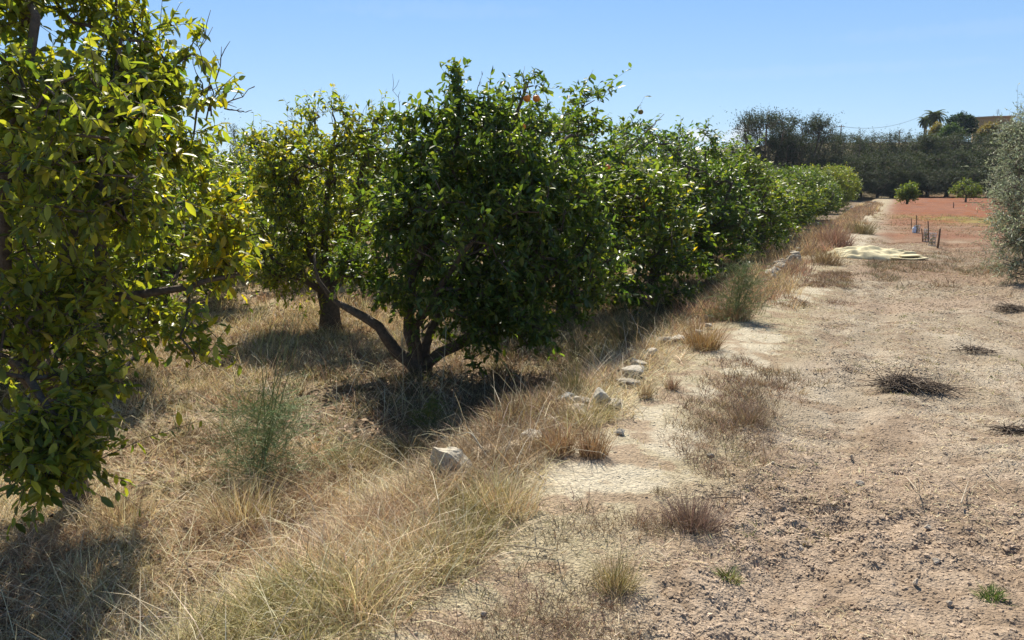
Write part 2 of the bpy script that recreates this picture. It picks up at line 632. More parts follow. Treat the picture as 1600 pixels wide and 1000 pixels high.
def make_tree(seed, limbs, lobes, n_cl, shoots, lps, L, palette, pw, wid=0.5, trunk_r=0.1, shell=0.35, droop=-0.25, sprout=0.30, gap=0.30,
              tmpl=(LEAF_V, LEAF_F), upb=0.45, yel=None, twig=True, tip_r=0.0035, sides=6, clump=1.3, bare=0, limb_r=None):
    """limbs: list of polylines (local metres), the first starts at the ground. lobes: (cx,cy,cz,rx,ry,rz,weight). Returns (wood MB, leaf verts, faces, cols)."""
    r = np.random.default_rng(seed)
    nodes, par = [], []

    def add_poly(poly, parent):
        poly = np.asarray(poly, float)
        ids = []
        for a in range(len(poly)):
            if a:
                seg = poly[a] - poly[a - 1]
                k = max(1, int(np.linalg.norm(seg) / 0.14))
                for q in range(1, k + 1):
                    p = poly[a - 1] + seg * q / k + r.normal(0, .008, 3)
                    nodes.append(p)
                    par.append(ids[-1] if ids else parent)
                    ids.append(len(nodes) - 1)
            elif parent < 0:
                nodes.append(poly[0])
                par.append(-1)
                ids.append(len(nodes) - 1)
        return ids
    minr = {}
    for i, lb in enumerate(limbs):
        lb = np.asarray(lb, float)
        n0 = len(nodes)
        if i == 0:
            add_poly(lb, -1)
        else:
            pr = int(np.argmin(np.linalg.norm(np.array(nodes) - lb[0], axis=1)))
            lb[0] = nodes[pr]
            add_poly(lb, pr)
        if limb_r and i in limb_r:
            for k_, id_ in enumerate(range(n0, len(nodes))):
                f_ = k_ / max(1, len(nodes) - n0 - 1)
                minr[id_] = limb_r[i][0] * (1 - f_) + limb_r[i][1] * f_
    # leaf clusters in the crown
    lobes = norm_lobes(lobes)
    wts = np.array([l[6] * (l[3] * l[4] * l[5]) ** (2 / 3) for l in lobes])
    wts /= wts.sum()
    cl, cd = [], []
    while len(cl) < n_cl:
        l = lobes[r.choice(len(lobes), p=wts)]
        d = nrm(r.standard_normal(3))
        rad = (shell + (1 - shell) * r.random() ** .6)
        p = l[:3] + d * l[3:6] * rad
        if vn3((p * clump + 50)[None], seed)[0] < gap:
            continue
        cl.append(p)
        cd.append(d)
    cl, cd = np.array(cl), np.array(cd)
    nd = np.array(nodes)
    dist = np.min(np.linalg.norm(cl[:, None] - nd[None], axis=2), axis=1)
    order = np.argsort(dist)
    tips = []
    for ci in order:
        p = cl[ci]
        A = np.array(nodes)
        dv = p - A
        dd = np.linalg.norm(dv, axis=1) + 0.35 * np.maximum(0, -dv[:, 2])
        b = int(np.argmin(dd))
        q0 = A[b]
        ln = np.linalg.norm(p - q0)
        if ln < .03:
            tips.append(b)
            continue
        k = max(1, int(ln / 0.13))
        side = r.standard_normal(3) * ln * .10 + np.array([0, 0, ln * .08])
        pr = b
        for q in range(1, k + 1):
            u = q / k
            nodes.append(q0 + (p - q0) * u + side * math.sin(u * math.pi) + r.normal(0, .006, 3))
            par.append(pr)
            pr = len(nodes) - 1
        tips.append(pr)
    A = np.array(nodes)
    cnt = np.zeros(len(nodes))
    for t_ in tips:
        cnt[t_] += 1
    for i in range(len(nodes) - 1, 0, -1):
        if par[i] >= 0:
            cnt[par[i]] += cnt[i]
    rad = tip_r + (trunk_r - tip_r) * (cnt / cnt[0]) ** .55
    for id_, v_ in minr.items():
        rad[id_] = max(rad[id_], v_)
    # flare at the base
    rad[:3] *= np.array([1.35, 1.15, 1.05])[:min(3, len(rad))]
    kids = [[] for _ in nodes]
    for i, p_ in enumerate(par):
        if p_ >= 0:
            kids[p_].append(i)
    wood = MB()
    stack = [(0, None)]
    while stack:
        i, pre = stack.pop()
        chain = ([pre] if pre is not None else []) + [i]
        while kids[chain[-1]]:
            ks = sorted(kids[chain[-1]], key=lambda a: -cnt[a])
            for o in ks[1:]:
                stack.append((o, chain[-1]))
            chain.append(ks[0])
        if len(chain) > 1:
            rr_ = rad[chain].copy()
            if pre is not None:
                rr_[0] = min(rr_[0], rr_[1] * 1.25)
            sd = sides if rr_[0] > .02 else 4
            if not twig and rr_[0] < .012:
                continue
            wood.add(*tube(A[chain], rr_, sd))
    # leafy shoots
    cen = np.average(np.array([l[:3] for l in lobes]), axis=0, weights=wts)
    C = A[np.array(tips)]
    dirs = cd[order]
    n = len(C) * shoots
    C = np.repeat(C, shoots, 0)
    dr = np.repeat(dirs, shoots, 0)
    sd_ = nrm(dr * .55 + np.array([0, 0, upb]) + r.standard_normal((n, 3)) * .62)
    sl = sprout * (0.5 + r.random(n) ** 1.5 * 1.0) * np.where(r.random(n) < .07, 1.9, 1.0)
    C = C + r.normal(0, .03, (n, 3))
    yl_cl = np.repeat(r.random(len(tips)), shoots)
    if twig:
        for i in range(0, n, 1):
            a = C[i]
            m_ = a + sd_[i] * sl[i] * .5 + np.array([0, 0, -.01])
            e = a + sd_[i] * sl[i] + np.array([0, 0, droop * sl[i] * .25])
            wood.add(*tube([a, m_, e], [tip_r * .8, tip_r * .6, tip_r * .35], 3, False))
    m = n * lps
    u = (np.tile(np.arange(lps), n) + r.random(m)) / lps
    ib = np.repeat(np.arange(n), lps)
    keep = r.random(m) < .92
    if bare:
        keep &= (np.repeat(r.random(n), lps) > bare)
    pos = C[ib] + sd_[ib] * (sl[ib] * (.12 + .88 * u))[:, None]
    pos[:, 2] += droop * sl[ib] * .25 * u ** 2
    ld = nrm(sd_[ib] * .55 + r.standard_normal((m, 3)) * .75 + np.array([0, 0, droop]))
    up = np.array([0, 0, 1.0]) + r.standard_normal((m, 3)) * .55
    LL = L * (0.42 + .75 * r.random(m))
    wd_ = wid * (.85 + .3 * r.random(m))
    pos, ld, up, LL, wd_, ib = pos[keep], ld[keep], up[keep], LL[keep], wd_[keep], ib[keep]
    v, fs, k = leaves(pos, ld, up, LL, wd_, *tmpl)
    col = pick(r, len(pos), palette, pw, .18)
    if yel is not None:
        cc, yr, yp, ycol = yel           # centre, radius, probability, colours of a yellowing bough
        f = np.exp(-np.sum(((pos - np.array(cc)) / np.array(yr)) ** 2, 1)) * yp
        mk = r.random(len(pos)) < f
        col[mk] = pick(r, mk.sum(), ycol, [1] * len(ycol), .18)
    return wood, v, fs, np.repeat(col, k, 0)


def tree_obj(name, label, cat, base, data, leafmat, group=None, trunk_name='trunk', scale=1, rot=0):
    wood, v, fs, c = data
    e = empty(name, base, label, cat, group)
    e.scale = (scale,) * 3
    e.rotation_euler = (0, 0, rot)
    wood.build(trunk_name, M_bark, e)
    build('crown', v, fs, leafmat, c, True, e)
    return e


CIT = [(.07, .11, .03), (.10, .145, .036), (.14, .175, .04), (.19, .21, .04), (.36, .32, .04)]
CITL = [(.10, .14, .035), (.15, .19, .04), (.21, .23, .04), (.28, .28, .045), (.42, .37, .045)]
YEL = [(.38, .34, .03), (.27, .27, .03), (.18, .20, .025), (.42, .32, .03)]


def lob(px, py, Y, rx, ry, base, w=1.0, depth=None):
    c = P(px, py, Y) - base
    k = mpp(Y)
    return (c[0], c[1], c[2], rx * k, (depth if depth else rx * k), ry * k, w)


# --- foreground left tree
bx, by = xy(2.93, -4.6)
B1 = np.array([bx, by, float(Hbase(bx, by)) - .02])
q = lambda px, py, Y, B: P(px, py, Y) - B
limbs = [[(0, 0, 0), (.0, .0, .25), (-.03, .05, .5)],
         [(-.03, .05, .5), q(60, 520, 4.7, B1), q(100, 432, 4.55, B1), q(160, 468, 4.45, B1), q(250, 460, 4.4, B1), q(330, 435, 4.4, B1), q(385, 430, 4.5, B1)],
         [q(150, 465, 4.45, B1), q(153, 400, 4.4, B1), q(152, 300, 4.4, B1), q(175, 170, 4.4, B1), q(190, 60, 4.4, B1)],
         [q(100, 440, 4.55, B1), q(115, 350, 4.7, B1), q(130, 260, 4.9, B1), q(230, 200, 4.9, B1), q(330, 140, 4.9, B1)],
         [(-.03, .05, .5), q(10, 440, 4.3, B1), q(5, 300, 4.2, B1), q(30, 150, 4.1, B1), q(60, 20, 4.1, B1)],
         [(-.03, .05, .5), q(20, 560, 4.2, B1), q(50, 590, 3.8, B1), q(80, 650, 3.55, B1)],
         [(-.03, .05, .5), (-.5, .4, 1.0), (-.9, .7, 1.6), (-1.1, .8, 2.3)],
         [(-.03, .05, .5), (-.4, -.5, .9), (-.7, -.9, 1.4)],
         [(.0, .0, .4), (.1, .7, .9), (.3, 1.1, 1.5), (.4, 1.1, 2.2)]]
lobes = [lob(70, 120, 4.5, 160, 170, B1, 1.7), lob(200, 230, 4.6, 95, 110, B1, 1.6), lob(150, 230, 4.0, 150, 130, B1, 1.2), lob(60, 330, 4.3, 200, 190, B1, 1.0), lob(310, 350, 4.5, 70, 95, B1, 1.3),
         lob(190, 480, 4.2, 130, 70, B1, 1.2), lob(285, 570, 4.1, 22, 55, B1, 5), lob(225, 540, 4.0, 50, 50, B1, 1.4), lob(50, 560, 3.8, 120, 120, B1, 1.7), lob(72, 715, 3.6, 40, 44, B1, 7), lob(110, 660, 3.6, 22, 34, B1, 4), lob(20, 680, 3.5, 34, 60, B1, 5), lob(50, 620, 3.6, 60, 40, B1, 3), lob(150, 610, 3.7, 26, 44, B1, 4), lob(195, 590, 3.8, 16, 34, B1, 4), lob(60, 520, 4.6, 140, 120, B1, 1.6), lob(245, 320, 5.3, 85, 110, B1, 1.1), lob(120, 330, 5.5, 110, 130, B1, 1.0), lob(190, 500, 4.7, 90, 60, B1, 1.0), lob(60, 50, 4.3, 90, 70, B1, 2), lob(30, 40, 3.9, 70, 60, B1, 2.5), lob(378, 400, 4.5, 26, 60, B1, 2),
         lob(70, -60, 4.4, 110, 120, B1, .8), lob(300, 85, 4.7, 6, 22, B1, 1.2), lob(322, 170, 4.6, 20, 34, B1, 2.2), lob(225, 105, 4.6, 45, 40, B1, 1.5), lob(-100, 250, 4.6, 220, 330, B1, .5)]
d = make_tree(101, limbs, lobes, 640, 5, 10, .078, CITL, (1.5, 3, 4, 4, .45), wid=.45, trunk_r=.07, sprout=.21, gap=.5, droop=-.45, upb=.3, clump=3.2, limb_r={1: (.07, .012), 2: (.035, .012), 3: (.045, .012), 4: (.05, .01), 5: (.04, .012)},
              yel=(q(370, 340, 4.5, B1), (.42, .8, .55), .75, YEL))
T1 = tree_obj('orange_tree', 'tall foreground orange tree with yellowing backlit leaves at the left picture edge', 'tree', B1, d, M_leaf, 'orange trees of the grove')

def bare_twigs(e, base, segs, Y):
    r = np.random.default_rng(int(segs[0][0]))
    for (x0, y0, x1, y1) in segs:
        a, b = P(x0, y0, Y) - base, P(x1, y1, Y) - base
        L = np.linalg.norm(b - a)
        m = MB()
        t_ = np.linspace(0, 1, 6)[:, None]
        p = a + (b - a) * t_ + r.normal(0, .03 * L, (6, 3))
        m.add(*tube(p, np.linspace(.005, .0018, 6), 4))
        for k in range(5):
            i = r.integers(1, 6)
            d_ = nrm((b - a) / L + r.normal(0, .6, 3)) * L * (.15 + .25 * r.random())
            m.add(*tube([p[i], p[i] + d_ * .5, p[i] + d_ + r.normal(0, .02 * L, 3)], [.0026, .0022, .0014], 4))
        m.build('bare_twig', M_bark, e)


bare_twigs(T1, B1, [(325, 190, 318, 55), (330, 180, 345, 90), (345, 170, 398, 132), (330, 175, 300, 100), (150, 330, 175, 120), (350, 170, 385, 175), (215, 60, 225, 5)], 4.65)

# --- main tree
bx, by = xy(6.93, -4.6)
B2 = np.array([bx, by, float(Hbase(bx, by)) - .02])
limbs = [[(0, 0, 0), (0, 0, .06), (.0, 0, .1)],
         [(0, 0, .08), q(620, 550, 8.25, B2), q(590, 510, 8.2, B2), q(550, 485, 8.2, B2), q(520, 468, 8.35, B2), q(498, 440, 8.4, B2), q(492, 400, 8.4, B2)],
         [(0, 0, .08), q(638, 520, 8.25, B2), q(640, 440, 8.2, B2), q(680, 340, 8.2, B2), q(715, 220, 8.2, B2), q(718, 135, 8.2, B2)],
         [(0, 0, .08), q(690, 550, 8.2, B2), q(730, 530, 8.1, B2), q(800, 480, 8.0, B2), q(870, 420, 7.9, B2)],
         [(0, 0, .08), q(670, 520, 8.35, B2), q(720, 430, 8.5, B2), q(780, 320, 8.5, B2), q(790, 210, 8.4, B2), q(806, 180, 8.4, B2), q(822, 138, 8.4, B2)],
         [(0, 0, .08), q(650, 510, 8.0, B2), q(700, 430, 7.6, B2), q(740, 370, 7.3, B2)],
         [(0, 0, .08), q(660, 520, 8.6, B2), q(720, 450, 9.0, B2), q(760, 380, 9.3, B2)]]
lobes = [lob(740, 370, 8.1, 165, 160, B2, 1.2), lob(660, 325, 8.2, 68, 100, B2, 1.0), lob(870, 390, 8.0, 90, 110, B2, 1.1), lob(720, 240, 8.2, 100, 80, B2, 1.2),
         lob(840, 270, 8.3, 80, 80, B2, 1.0), lob(716, 160, 8.2, 22, 36, B2, 2.2), lob(826, 130, 8.4, 10, 8, B2, 5), lob(770, 180, 8.3, 14, 22, B2, 2.2), lob(720, 480, 7.8, 75, 55, B2, 1.0), lob(600, 440, 8.2, 20, 34, B2, 1.5), lob(498, 420, 8.4, 24, 30, B2, 6), lob(548, 415, 8.3, 22, 26, B2, 3.5), lob(870, 300, 8.1, 60, 60, B2, 1),
         lob(800, 490, 7.8, 90, 60, B2, 1.0), lob(920, 440, 7.8, 45, 55, B2, .9), lob(755, 545, 7.7, 25, 30, B2, .6), lob(655, 190, 8.2, 35, 25, B2, .5)]
d = make_tree(202, limbs, lobes, 780, 5, 10, .09, CIT, (5, 4, 2.4, .9, .10), wid=.45, trunk_r=.12, sprout=.22, gap=.27, droop=-.35, limb_r={1: (.085, .008), 2: (.06, .02), 3: (.06, .02), 4: (.06, .015)},
              yel=(q(640, 250, 8.2, B2), (.6, .6, .5), .35, [(.15, .17, .022), (.11, .14, .02)]))
T2 = tree_obj('orange_tree', 'dark green round orange tree in the middle with two oranges on top', 'tree', B2, d, M_leaf, 'orange trees of the grove')

# --- thinner tree of the second row, seen between the first two
h3 = P(517, 512, 11.0)
B3 = np.array([h3[0], 11.0, float(Hbase(h3[0], 11.0)) - .02])
limbs = [[(0, 0, 0), (0, 0, .3), (-.03, 0, .55)],
         [(-.03, 0, .55), q(500, 420, 11, B3), q(470, 350, 11, B3), q(440, 270, 11, B3)],
         [(-.03, 0, .55), q(510, 420, 11, B3), q(505, 340, 11, B3), q(520, 250, 11, B3), q(525, 190, 11, B3)],
         [(-.03, 0, .55), q(535, 425, 11, B3), q(545, 370, 11, B3), q(560, 290, 11, B3), q(575, 220, 11, B3)],
         [(-.03, 0, .55), q(460, 430, 10.6, B3), q(420, 400, 10.4, B3)],
         [(-.03, 0, .55), q(480, 430, 11.6, B3), q(460, 330, 12, B3)]]
lobes = [lob(505, 300, 11, 95, 95, B3, 1.0), lob(450, 330, 11, 65, 100, B3, .9), lob(570, 300, 11, 70, 100, B3, .9), lob(525, 200, 11, 45, 40, B3, 1), lob(435, 245, 11, 45, 35, B3, .8),
         lob(580, 225, 11, 40, 45, B3, .8), lob(480, 420, 10.8, 90, 45, B3, .7), lob(420, 400, 10.6, 40, 60, B3, .6)]
d = make_tree(303, limbs, lobes, 360, 5, 8, .095, CITL, (2, 3, 4, 3, .35), wid=.45, trunk_r=.15, sprout=.28, limb_r={1: (.07, .025), 2: (.07, .02), 3: (.06, .02), 4: (.06, .02)}, gap=.33, shell=.25, droop=-.3,
              yel=(q(470, 230, 11, B3), (.9, .9, .5), .5, YEL))
T3 = tree_obj('orange_tree', 'sparse yellowish orange tree with visible bare limbs behind the round dark one', 'tree', B3, d, M_leaf, 'orange trees of the grove')


bare_twigs(T2, B2, [(640, 215, 612, 143), (630, 230, 600, 190), (812, 190, 815, 110), (800, 220, 830, 190), (745, 150, 752, 118)], 8.2)
bare_twigs(T3, B3, [(545, 215, 540, 150), (555, 215, 572, 163), (470, 225, 458, 180), (520, 190, 516, 163)], 11)


# --- the row that runs on along the path, and the rows behind: four crowns, copied with their trunks
def row_variant(seed, hgt, rad, pal, pw, ncl, lps, tmpl, L, yc=None):
    r = np.random.default_rng(seed)
    limbs = [[(0, 0, 0), (0, 0, .25), (.02, 0, .4)]]
    for k in range(6):
        a = k * 1.05 + r.random() * .5
        o = .45 + .3 * r.random()
        limbs.append([(.02, 0, .4), (.3 * math.cos(a), .3 * math.sin(a), .75), (rad * o * math.cos(a), rad * o * math.sin(a), 1.3 + .5 * r.random()),
                      (rad * (o + .15) * math.cos(a), rad * (o + .15) * math.sin(a), hgt * .75)])
    lobes = [(0, 0, hgt * .52, rad * .8, rad * .8, hgt * .42, 1.2)]
    for k in range(9):
        a = k * .7 + r.random() * .6
        o = rad * (.45 + .15 * r.random())
        rr_ = rad * (.36 + .16 * r.random())
        lobes.append((o * math.cos(a), o * math.sin(a), hgt * (.3 + .5 * r.random()), rr_, rr_, rr_ * (.9 + .5 * r.random()), 1))
    for k in range(5):
        a, o = r.random() * 6.3, rad * .6 * r.random() ** .5
        lobes.append((o * math.cos(a), o * math.sin(a), hgt * (.88 + .1 * r.random()), .16, .16, .34, 1.6))
    y = None if yc is None else (yc[0], yc[1], yc[2], YEL)
    return make_tree(seed, limbs, lobes, ncl, 5, lps, L, pal, pw, wid=.5, trunk_r=.13, sprout=.28, gap=.34, droop=-.35, tmpl=tmpl, yel=y, clump=1.0)


GREEN_W = (4, 4, 3, 1.2, .12)
CITD = [(.055, .095, .03), (.08, .125, .036), (.11, .155, .04), (.15, .18, .04), (.3, .27, .03)]
V = [row_variant(411, 3.35, 1.8, CIT, GREEN_W, 640, 9, (LEAF_V, LEAF_F), .10, ((1.2, -1, 1.6), (.8, .8, .8), .25)),
     row_variant(422, 3.15, 1.75, CITD, (4, 4, 3.5, 1.6, .08), 560, 8, (LEAF4_V, LEAF4_F), .115),
     row_variant(433, 3.2, 1.8, CIT, (1.5, 3, 4, 3, .2), 520, 8, (LEAF4_V, LEAF4_F), .125, ((0, 0, 2.8), (1.5, 1.5, .5), .4)),
     row_variant(444, 3.0, 1.9, CIT, (1.5, 3, 4, 4, .5), 480, 8, (LEAF4_V, LEAF4_F), .13, ((0, 0, 2.5), (1.6, 1.6, .9), .25))]
protos = {}


def grove(vi, s, t, label, scale=1.0, rot=0.0, dz=0.0, wide=1.06):
    x, y = xy(s, t)
    base = (x, y, float(Hbase(x, y)) - .02 + dz)
    if vi not in protos:
        protos[vi] = tree_obj('orange_tree', label, 'tree', base, V[vi], M_leaf, 'orange trees of the grove', scale=scale, rot=rot)
        protos[vi].scale = (wide, wide, scale)
        return protos[vi]
    o = copy_tree(protos[vi])
    o.location, o.scale, o.rotation_euler = base, (wide, wide, scale), (0, 0, rot)
    o['label'] = label
    return o


grove(0, 11.2, -4.6, 'full orange tree with three low oranges just beyond the round dark tree', .98, .3, wide=1.2)
G1 = protos[0]
bpy.context.view_layer.update()
g_b = np.array(G1.location)
ca_, sa_ = math.cos(-.3), math.sin(-.3)
m_ = MB()
for (pa, pb, pc) in (((955, 235), (985, 195), (1012, 162)), ((985, 195), (1001, 178), (1001, 172))):
    pp = np.array([P(*pa, 11.2), P(*pb, 11.2), P(*pc, 11.2)]) - g_b
    pp = np.stack([pp[:, 0] * ca_ - pp[:, 1] * sa_, pp[:, 0] * sa_ + pp[:, 1] * ca_, pp[:, 2] / 1.03], -1)
    m_.add(*tube(pp, [.007, .005, .003], 5))
m_.build('bare_twig', M_bark, G1)
grove(1, 15.6, -4.4, 'second orange tree past the round dark one, bulging over the wide fennel clump', 1.0, 1.2, wide=1.18)
grove(0, 20.0, -4.35, 'third orange tree past the round dark one, leaning over the tumbled wall stones', .9, 2.6, wide=1.08)
grove(2, 24.4, -4.3, 'yellow topped orange tree at the middle of the grove edge', .73, .4, wide=1.08)
grove(1, 28.8, -4.3, 'dark orange tree just past the yellow topped one along the path', .82, 3.4, wide=1.05)
grove(2, 32.6, -4.6, 'low orange tree above the reddish grass bank beside the yellow sheet', .73, 2.2, wide=1.08)
grove(1, 37.0, -4.6, 'small dark orange tree, fourth from the far end of the front row', .84, 5.2, wide=1.02)
grove(0, 41.5, -4.6, 'dark orange tree, third from the far end of the front row', .74, 4.4, wide=1.1)
grove(1, 46.5, -4.6, 'dark rounded orange tree before the pale yellow green last one', .86, .9)
grove(3, 57.5, -4.7, 'yellow green bushy tree ending the grove row near the dark wood', 1.0, 0.2)
grove(3, 64.5, -4.6, 'yellow green round tree half hidden at the far end of the grove', 1.05, 1.7)
back = [(1, 4.8, -8.2), (3, 9.0, -11.3), (2, 13.3, -8.0), (0, 17.6, -8.1), (1, 22.0, -8.2), (2, 0.6, -8.3), (1, 5.0, -12.0), (3, 13.2, -12.0), (2, 26.5, -8.0), (0, 17.5, -12.4), (1, 32, -8.2)]
for i, (vi, s, t) in enumerate(back):
    grove(vi, s, t, 'orange tree deeper in the grove, glimpsed behind the front row', .84 + .03 * (i % 4), 1.3 * i + .5)

# ------------------------------------------------------------------ olive tree on the right edge
B4 = hit_flat(1700, 440)
B4[2] = float(Hbase(B4[0], B4[1])) - .02
OLV = [(.25, .28, .20), (.33, .36, .28), (.17, .195, .13), (.46, .48, .41)]
limbs = [[(0, 0, 0), (0, .02, .3), (.03, 0, .6)]]
r_ = np.random.default_rng(5)
for k in range(7):
    a = k * .9
    limbs.append([(.03, 0, .6), (.45 * math.cos(a), .45 * math.sin(a), 1.0), (.8 * math.cos(a), .8 * math.sin(a), 1.7), (.9 * math.cos(a), .9 * math.sin(a), 2.4)])
Y4 = B4[1]
lobes = [lob(1690, 300, Y4, 120, 130, B4, 1), lob(1600, 330, Y4, 45, 60, B4, 1), lob(1625, 230, Y4, 55, 60, B4, 1), lob(1612, 400, Y4 - .3, 45, 50, B4, .9), lob(1680, 210, Y4, 90, 60, B4, 1),
         lob(1640, 300, Y4 - .9, 80, 80, B4, .9), lob(1592, 365, Y4, 38, 45, B4, .8), lob(1575, 390, Y4 - .1, 26, 35, B4, .6), lob(1615, 185, Y4, 22, 26, B4, .6), lob(1570, 330, Y4, 25, 30, B4, .5), lob(1760, 330, Y4, 90, 120, B4, .6), lob(1605, 300, Y4 + .7, 50, 100, B4, .7)]
d = make_tree(505, limbs, lobes, 950, 5, 13, .062, OLV, (3, 3, 3, 1.5), wid=.26, trunk_r=.12, sprout=.30, gap=.22, droop=-.05, upb=.3, tmpl=(LEAF4_V, LEAF4_F))
tree_obj('olive_tree', 'silvery olive tree with fine leaves cut off by the right edge of the picture', 'tree', B4, d, M_olive)

# ------------------------------------------------------------------ dark wood across the end of the field
WD = [(.03, .042, .024), (.042, .052, .03), (.055, .057, .037), (.033, .048, .03)]
WD2 = [(.04, .056, .022), (.055, .072, .027), (.032, .044, .022), (.06, .064, .032)]


def wood_variant(seed, pal, wispy):
    r = np.random.default_rng(seed)
    limbs = [[(0, 0, 0), (.1, 0, 1.0), (.1, .1, 1.6)]]
    for k in range(6):
        a = k * 1.05 + r.random() * .6
        limbs.append([(.1, .1, 1.5), (.9 * math.cos(a), .9 * math.sin(a), 3.0), (1.5 * math.cos(a), 1.5 * math.sin(a), 4.6 + r.random()), (1.7 * math.cos(a), 1.7 * math.sin(a), 6.0)])
    lobes = [(0, 0, 3.4, 2.2, 2.2, 3.0, 1)]
    for k in range(9):
        a = k * .72
        rr_ = .7 + .7 * r.random()
        lobes.append((1.5 * math.cos(a), 1.5 * math.sin(a), 1.2 + 5.0 * r.random(), rr_, rr_, rr_ * 1.1, 1))
    for k in range(6):
        a = r.random() * 6.3
        lobes.append((1.2 * math.cos(a), 1.2 * math.sin(a), 6.1 + .7 * r.random(), .5, .5, .8, wispy))
    return make_tree(seed, limbs, lobes, 420, 6, 8, .22, pal, (1, 1, 1, 1), wid=.30, trunk_r=.2, sprout=.75, gap=.30, droop=-.05, upb=.8, tmpl=(LEAF4_V, LEAF4_F), twig=False, tip_r=.012, clump=.7, shell=.4)


WV = [wood_variant(611, WD, 1.2), wood_variant(622, WD2, .6), wood_variant(633, WD, .8)]
wprot = {}


def wtree(vi, px, topy, Y, wpx, label, baseoff=0, group='trees of the dark wood beyond the field'):
    x = P(px, 285, Y)[0]
    z0 = float(Hbase(x, Y)) - .1 + baseoff
    top = P(px, topy, Y)[2]
    sz = max(.4, (top - z0) / 7.3)
    sx = wpx * mpp(Y) / 4.6
    if vi not in wprot:
        o = tree_obj('woodland_tree', label, 'tree', (x, Y, z0), WV[vi], M_far, group)
        wprot[vi] = o
    else:
        o = copy_tree(wprot[vi])
    o.location = (x, Y, z0)
    o.scale = (sx, sx, sz)
    o.rotation_euler = (0, 0, (px * 1.7 + Y) % 6.28)
    o['label'] = label
    return o


wtree(0, 1193, 180, 84, 92, 'tallest grey green feathery tree standing over the orange grove end')
wtree(0, 1252, 186, 86, 84, 'tall feathery tree with an open crown, right of the tallest one in the wood')
wtree(0, 1222, 215, 83, 70, 'dark tree filling the gap between the two tall feathery trees')
front = [(2, 1165, 232, 88, 60), (0, 1290, 205, 92, 60), (2, 1318, 214, 86, 70), (1, 1352, 200, 96, 70), (2, 1385, 204, 90, 70), (1, 1420, 209, 98, 75), (2, 1455, 207, 96, 80), (1, 1492, 208, 99, 80), (2, 1530, 210, 96, 80), (1, 1565, 210, 95, 80), (2, 1610, 205, 96, 90),
         (1, 1345, 240, 82, 66), (2, 1395, 238, 82, 72), (1, 1440, 232, 84, 74), (2, 1480, 235, 83, 74), (1, 1525, 232, 84, 74), (2, 1570, 236, 83, 74), (0, 1300, 246, 82, 60), (1, 1268, 250, 83, 60), (2, 1650, 225, 90, 90)]
for i, (vi, px, ty, Y, wp) in enumerate(front):
    wtree(vi, px, ty + (0, 6, 2, 9, 4)[i % 5], Y, wp, 'dark grey green tree merged into the wood along the end of the field')
low = [(2, 1372, 276, 79, 50), (1, 1410, 274, 80, 46), (2, 1450, 272, 79, 60), (1, 1500, 270, 80, 64), (2, 1545, 276, 79, 50), (2, 1325, 278, 79, 44)]
for i, (vi, px, ty, Y, wp) in enumerate(low):
    wtree(vi, px, ty, Y, wp, 'low dark bush at the foot of the wood, touching the red soil', group='low bushes at the foot of the wood')
wtree(2, 398, 203, 44, 90, 'dark bushy tree top showing far behind the grove, left of the thin yellowish orange tree')
wtree(1, 300, 215, 46, 110, 'tree far behind the grove, seen through the foreground tree')
wtree(1, 1040, 222, 70, 60, 'dark tree beyond the grove under the small white clouds')

# ------------------------------------------------------------------ young trees on the red soil
def small_tree(px, py, Y, hpx, wpx, label, seed, pal, pw, open_=False):
    x = P(px, 285, Y)[0]
    base = np.array([x, Y, float(Hbase(x, Y)) - .02])
    h, w = hpx * mpp(Y), wpx * mpp(Y) / 2
    limbs = [[(0, 0, 0), (0, 0, h * .2), (0, 0, h * .3)]]
    for k in range(5):
        a = k * 1.256
        limbs.append([(0, 0, h * .25), (w * .4 * math.cos(a), w * .4 * math.sin(a), h * .5), (w * .65 * math.cos(a), w * .65 * math.sin(a), h * .8)])
    lobes = [(0, 0, h * .6, w * .8, w * .8, h * .36, 1), (w * .4, 0, h * .5, w * .5, w * .5, h * .3, .8), (-w * .4, 0, h * .5, w * .5, w * .5, h * .3, .8), (0, -w * .3, h * .7, w * .5, w * .5, h * .28, .8)]
    d = make_tree(seed, limbs, lobes, 90 if open_ else 150, 5, 8, .15, pal, pw, wid=.5, trunk_r=.07, sprout=.28, gap=.2, droop=-.2, tmpl=(LEAF4_V, LEAF4_F), tip_r=.008)
    return tree_obj('young_tree', label, 'tree', base, d, M_leaf)


small_tree(1420, 318, 58, 29, 31, 'small round yellow green tree standing alone on the red soil', 71, CITD, (1, 2, 4, 5, .8))
small_tree(1512, 312, 64, 34, 50, 'small open tree with pale spreading branches on the red soil near the olive', 72, CITD, (1, 2, 3, 4, .5), True)

